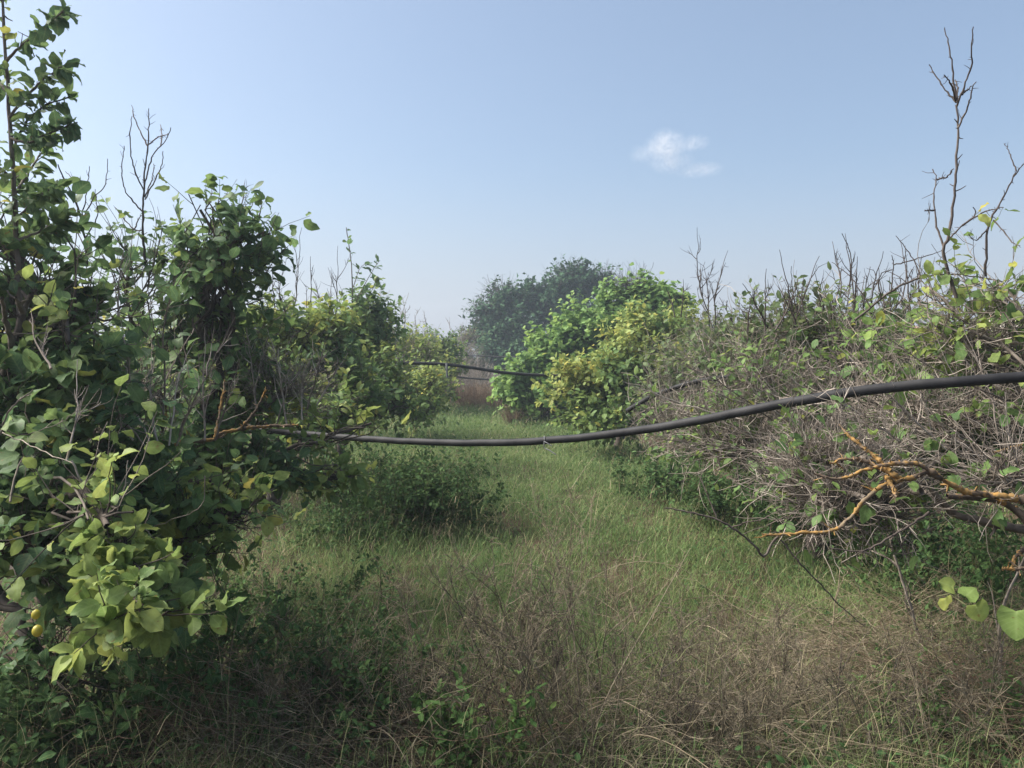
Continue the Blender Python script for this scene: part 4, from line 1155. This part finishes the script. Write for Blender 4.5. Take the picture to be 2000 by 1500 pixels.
x0, x1 = W(1915, 0, d + 6)[0], W(2260, 0, d)[0]
zt = W(0, 597, d)[2]
t = thing('building', ((x0 + x1) / 2, d + 3, 0), 'cream flat roofed building with an orange band behind the near grey branches', 'building')
box('wall', t, 'plaster', x0, x1, d, d + 6, 0, zt - .45)
box('band', t, 'band', x0 - .03, x1 + .03, d - .03, d + 6.03, zt - .44, zt - .18)
box('parapet', t, 'plaster', x0 - .05, x1 + .05, d - .05, d + 6.05, zt - .175, zt)
for k in range(2):
    xx = x0 + 1.2 + k * 2.6
    w = box('window', t, 'band', xx, xx + 1.2, d - .04, d - .003, 1.2, 2.5)
    box('pane', w, 'glass', xx + .1, xx + 1.1, d - .07, d - .043, 1.3, 2.4)


# ------------------------------------------------------------------ the one small cloud
def cloud():
    D = 900.0
    c = W(1320, 300, D)
    sx, sy, sz = 110 / F * D, 60 / F * D, 60 / F * D
    V, f = boxv(-sx, sx, -sy, sy, -sz, sz)
    me = build_mesh('cloud', V, [f], [], smooth=False)
    m, t = nt('cloud_vapour')
    tc = node(t, 'ShaderNodeTexCoord')

    def puff(cx, cy, rx, ry, k):
        # a soft lump of the cloud, in metres about its middle
        mp = node(t, 'ShaderNodeMapping', vector_type='POINT')
        mp.inputs['Location'].default_value = (-cx / rx, 0, -cy / ry)
        mp.inputs['Scale'].default_value = (1 / rx, 1 / sy, 1 / ry)
        t.links.new(tc.outputs['Object'], mp.inputs['Vector'])
        ln = node(t, 'ShaderNodeVectorMath', operation='LENGTH')
        t.links.new(mp.outputs[0], ln.inputs[0])
        mr = node(t, 'ShaderNodeMapRange', interpolation_type='SMOOTHSTEP')
        mr.inputs['From Min'].default_value = 1
        mr.inputs['From Max'].default_value = .0
        mr.inputs['To Max'].default_value = k
        t.links.new(ln.outputs['Value'], mr.inputs['Value'])
        return mr.outputs[0]
    s = D / F
    ps = [puff(-20 * s, 14 * s, 50 * s, 38 * s, 1.0), puff(32 * s, 20 * s, 40 * s, 14 * s, .7), puff(45 * s, -32 * s, 60 * s, 15 * s, .55), puff(-10 * s, -15 * s, 55 * s, 28 * s, .5), puff(-60 * s, 0, 40 * s, 20 * s, .3)]
    acc = ps[0]
    for q in ps[1:]:
        ad = node(t, 'ShaderNodeMath', operation='MAXIMUM')
        t.links.new(acc, ad.inputs[0])
        t.links.new(q, ad.inputs[1])
        acc = ad.outputs[0]
    nz = node(t, 'ShaderNodeTexNoise')
    nz.inputs['Scale'].default_value = .095
    nz.inputs['Detail'].default_value = 8
    nz.inputs['Roughness'].default_value = .7
    nz.inputs['Distortion'].default_value = 1.2
    t.links.new(tc.outputs['Object'], nz.inputs['Vector'])
    mr = node(t, 'ShaderNodeMapRange')
    mr.inputs['From Min'].default_value = .43
    mr.inputs['From Max'].default_value = .62
    t.links.new(nz.outputs['Fac'], mr.inputs['Value'])
    mu = node(t, 'ShaderNodeMath', operation='MULTIPLY')
    t.links.new(acc, mu.inputs[0])
    t.links.new(mr.outputs[0], mu.inputs[1])
    de = node(t, 'ShaderNodeMath', operation='MULTIPLY')
    de.inputs[1].default_value = .046
    t.links.new(mu.outputs[0], de.inputs[0])
    pv = node(t, 'ShaderNodeVolumePrincipled')
    pv.inputs['Color'].default_value = (.97, .97, .98, 1)
    pv.inputs['Anisotropy'].default_value = .3
    t.links.new(de.outputs[0], pv.inputs['Density'])
    out = node(t, 'ShaderNodeOutputMaterial')
    t.links.new(pv.outputs[0], out.inputs['Volume'])
    me.materials.append(m)
    o = link('cloud', me)
    o.location = [float(x) for x in c]
    tag(o, 'single small wispy white cloud in the clear blue sky', 'cloud')


cloud()


def haze():
    V, f = boxv(-140, 140, -20, 120, -1.2, 9.5)
    me = build_mesh('haze', V, [f], [], smooth=False)
    m, t = nt('warm_air')
    pv = node(t, 'ShaderNodeVolumePrincipled')
    pv.inputs['Color'].default_value = (.78, .89, 1, 1)
    pv.inputs['Density'].default_value = HAZE
    pv.inputs['Anisotropy'].default_value = .5
    out = node(t, 'ShaderNodeOutputMaterial')
    t.links.new(pv.outputs[0], out.inputs['Volume'])
    me.materials.append(m)
    tag(link('haze', me), 'thin pale haze hanging over the orchard', 'haze', kind='stuff')


HAZE = .003
haze()

# ------------------------------------------------------------------ light, sky, camera
SUN_EL, SUN_AZ = math.radians(46), math.radians(-80)       # azimuth from the view direction, negative to the left
sd = np.array([math.sin(SUN_AZ) * math.cos(SUN_EL), math.cos(SUN_AZ) * math.cos(SUN_EL), math.sin(SUN_EL)])
li = bpy.data.lights.new('sun', 'SUN')
li.energy = 5.0
li.angle = math.radians(42)
li.color = (1, .95, .87)
so = bpy.data.objects.new('sun', li)
COL.objects.link(so)
from mathutils import Vector
so.rotation_euler = Vector(sd).to_track_quat('Z', 'Y').to_euler()

w = bpy.data.worlds.new('World')
SC.world = w
w.use_nodes = True
t = w.node_tree
t.nodes.clear()
sky = t.nodes.new('ShaderNodeTexSky')
sky.sky_type = 'NISHITA'
sky.sun_disc = False
sky.sun_elevation = SUN_EL
sky.sun_rotation = SUN_AZ
sky.air_density = 1.0
sky.dust_density = 2.6
sky.ozone_density = 2.0
bg = t.nodes.new('ShaderNodeBackground')
bg.inputs['Strength'].default_value = .079
out = t.nodes.new('ShaderNodeOutputWorld')
hz = t.nodes.new('ShaderNodeMix')          # thin even high haze over the clear sky
hz.data_type = 'RGBA'
hz.inputs['Factor'].default_value = .3
hz.inputs['B'].default_value = (2.3, 2.85, 3.45, 1)
t.links.new(sky.outputs[0], hz.inputs['A'])
tc = t.nodes.new('ShaderNodeTexCoord')      # pale rosy murk low over the land, all round
sx = t.nodes.new('ShaderNodeSeparateXYZ')
t.links.new(tc.outputs['Generated'], sx.inputs[0])
mr = t.nodes.new('ShaderNodeMapRange')
mr.interpolation_type = 'SMOOTHSTEP'
mr.inputs['From Min'].default_value = -.02
mr.inputs['From Max'].default_value = .26
mr.inputs['To Min'].default_value = .75
mr.inputs['To Max'].default_value = 0
t.links.new(sx.outputs['Z'], mr.inputs['Value'])
h2 = t.nodes.new('ShaderNodeMix')
h2.data_type = 'RGBA'
h2.inputs['B'].default_value = (3.1, 3.2, 3.75, 1)
t.links.new(mr.outputs[0], h2.inputs['Factor'])
t.links.new(hz.outputs['Result'], h2.inputs['A'])
t.links.new(h2.outputs['Result'], bg.inputs[0])
t.links.new(bg.outputs[0], out.inputs[0])

cam = bpy.data.cameras.new('camera')
cam.sensor_fit = 'HORIZONTAL'
cam.sensor_width = 36
cam.lens = 36 * F / 2000
cam.shift_y = -(750 - HV) / 2000
cam.clip_start = .05
cam.clip_end = 8000
co = bpy.data.objects.new('camera', cam)
COL.objects.link(co)
co.location = (0, 0, CAMZ)
co.rotation_euler = (math.radians(90), 0, 0)
SC.camera = co
SC.view_settings.view_transform = 'Standard'
SC.view_settings.look = 'None'
SC.view_settings.exposure = 1.32
SC.view_settings.gamma = 1
SC.cycles.use_denoising = True
SC.cycles.max_bounces = 6
SC.cycles.transparent_max_bounces = 4
SC.cycles.volume_max_steps = 128
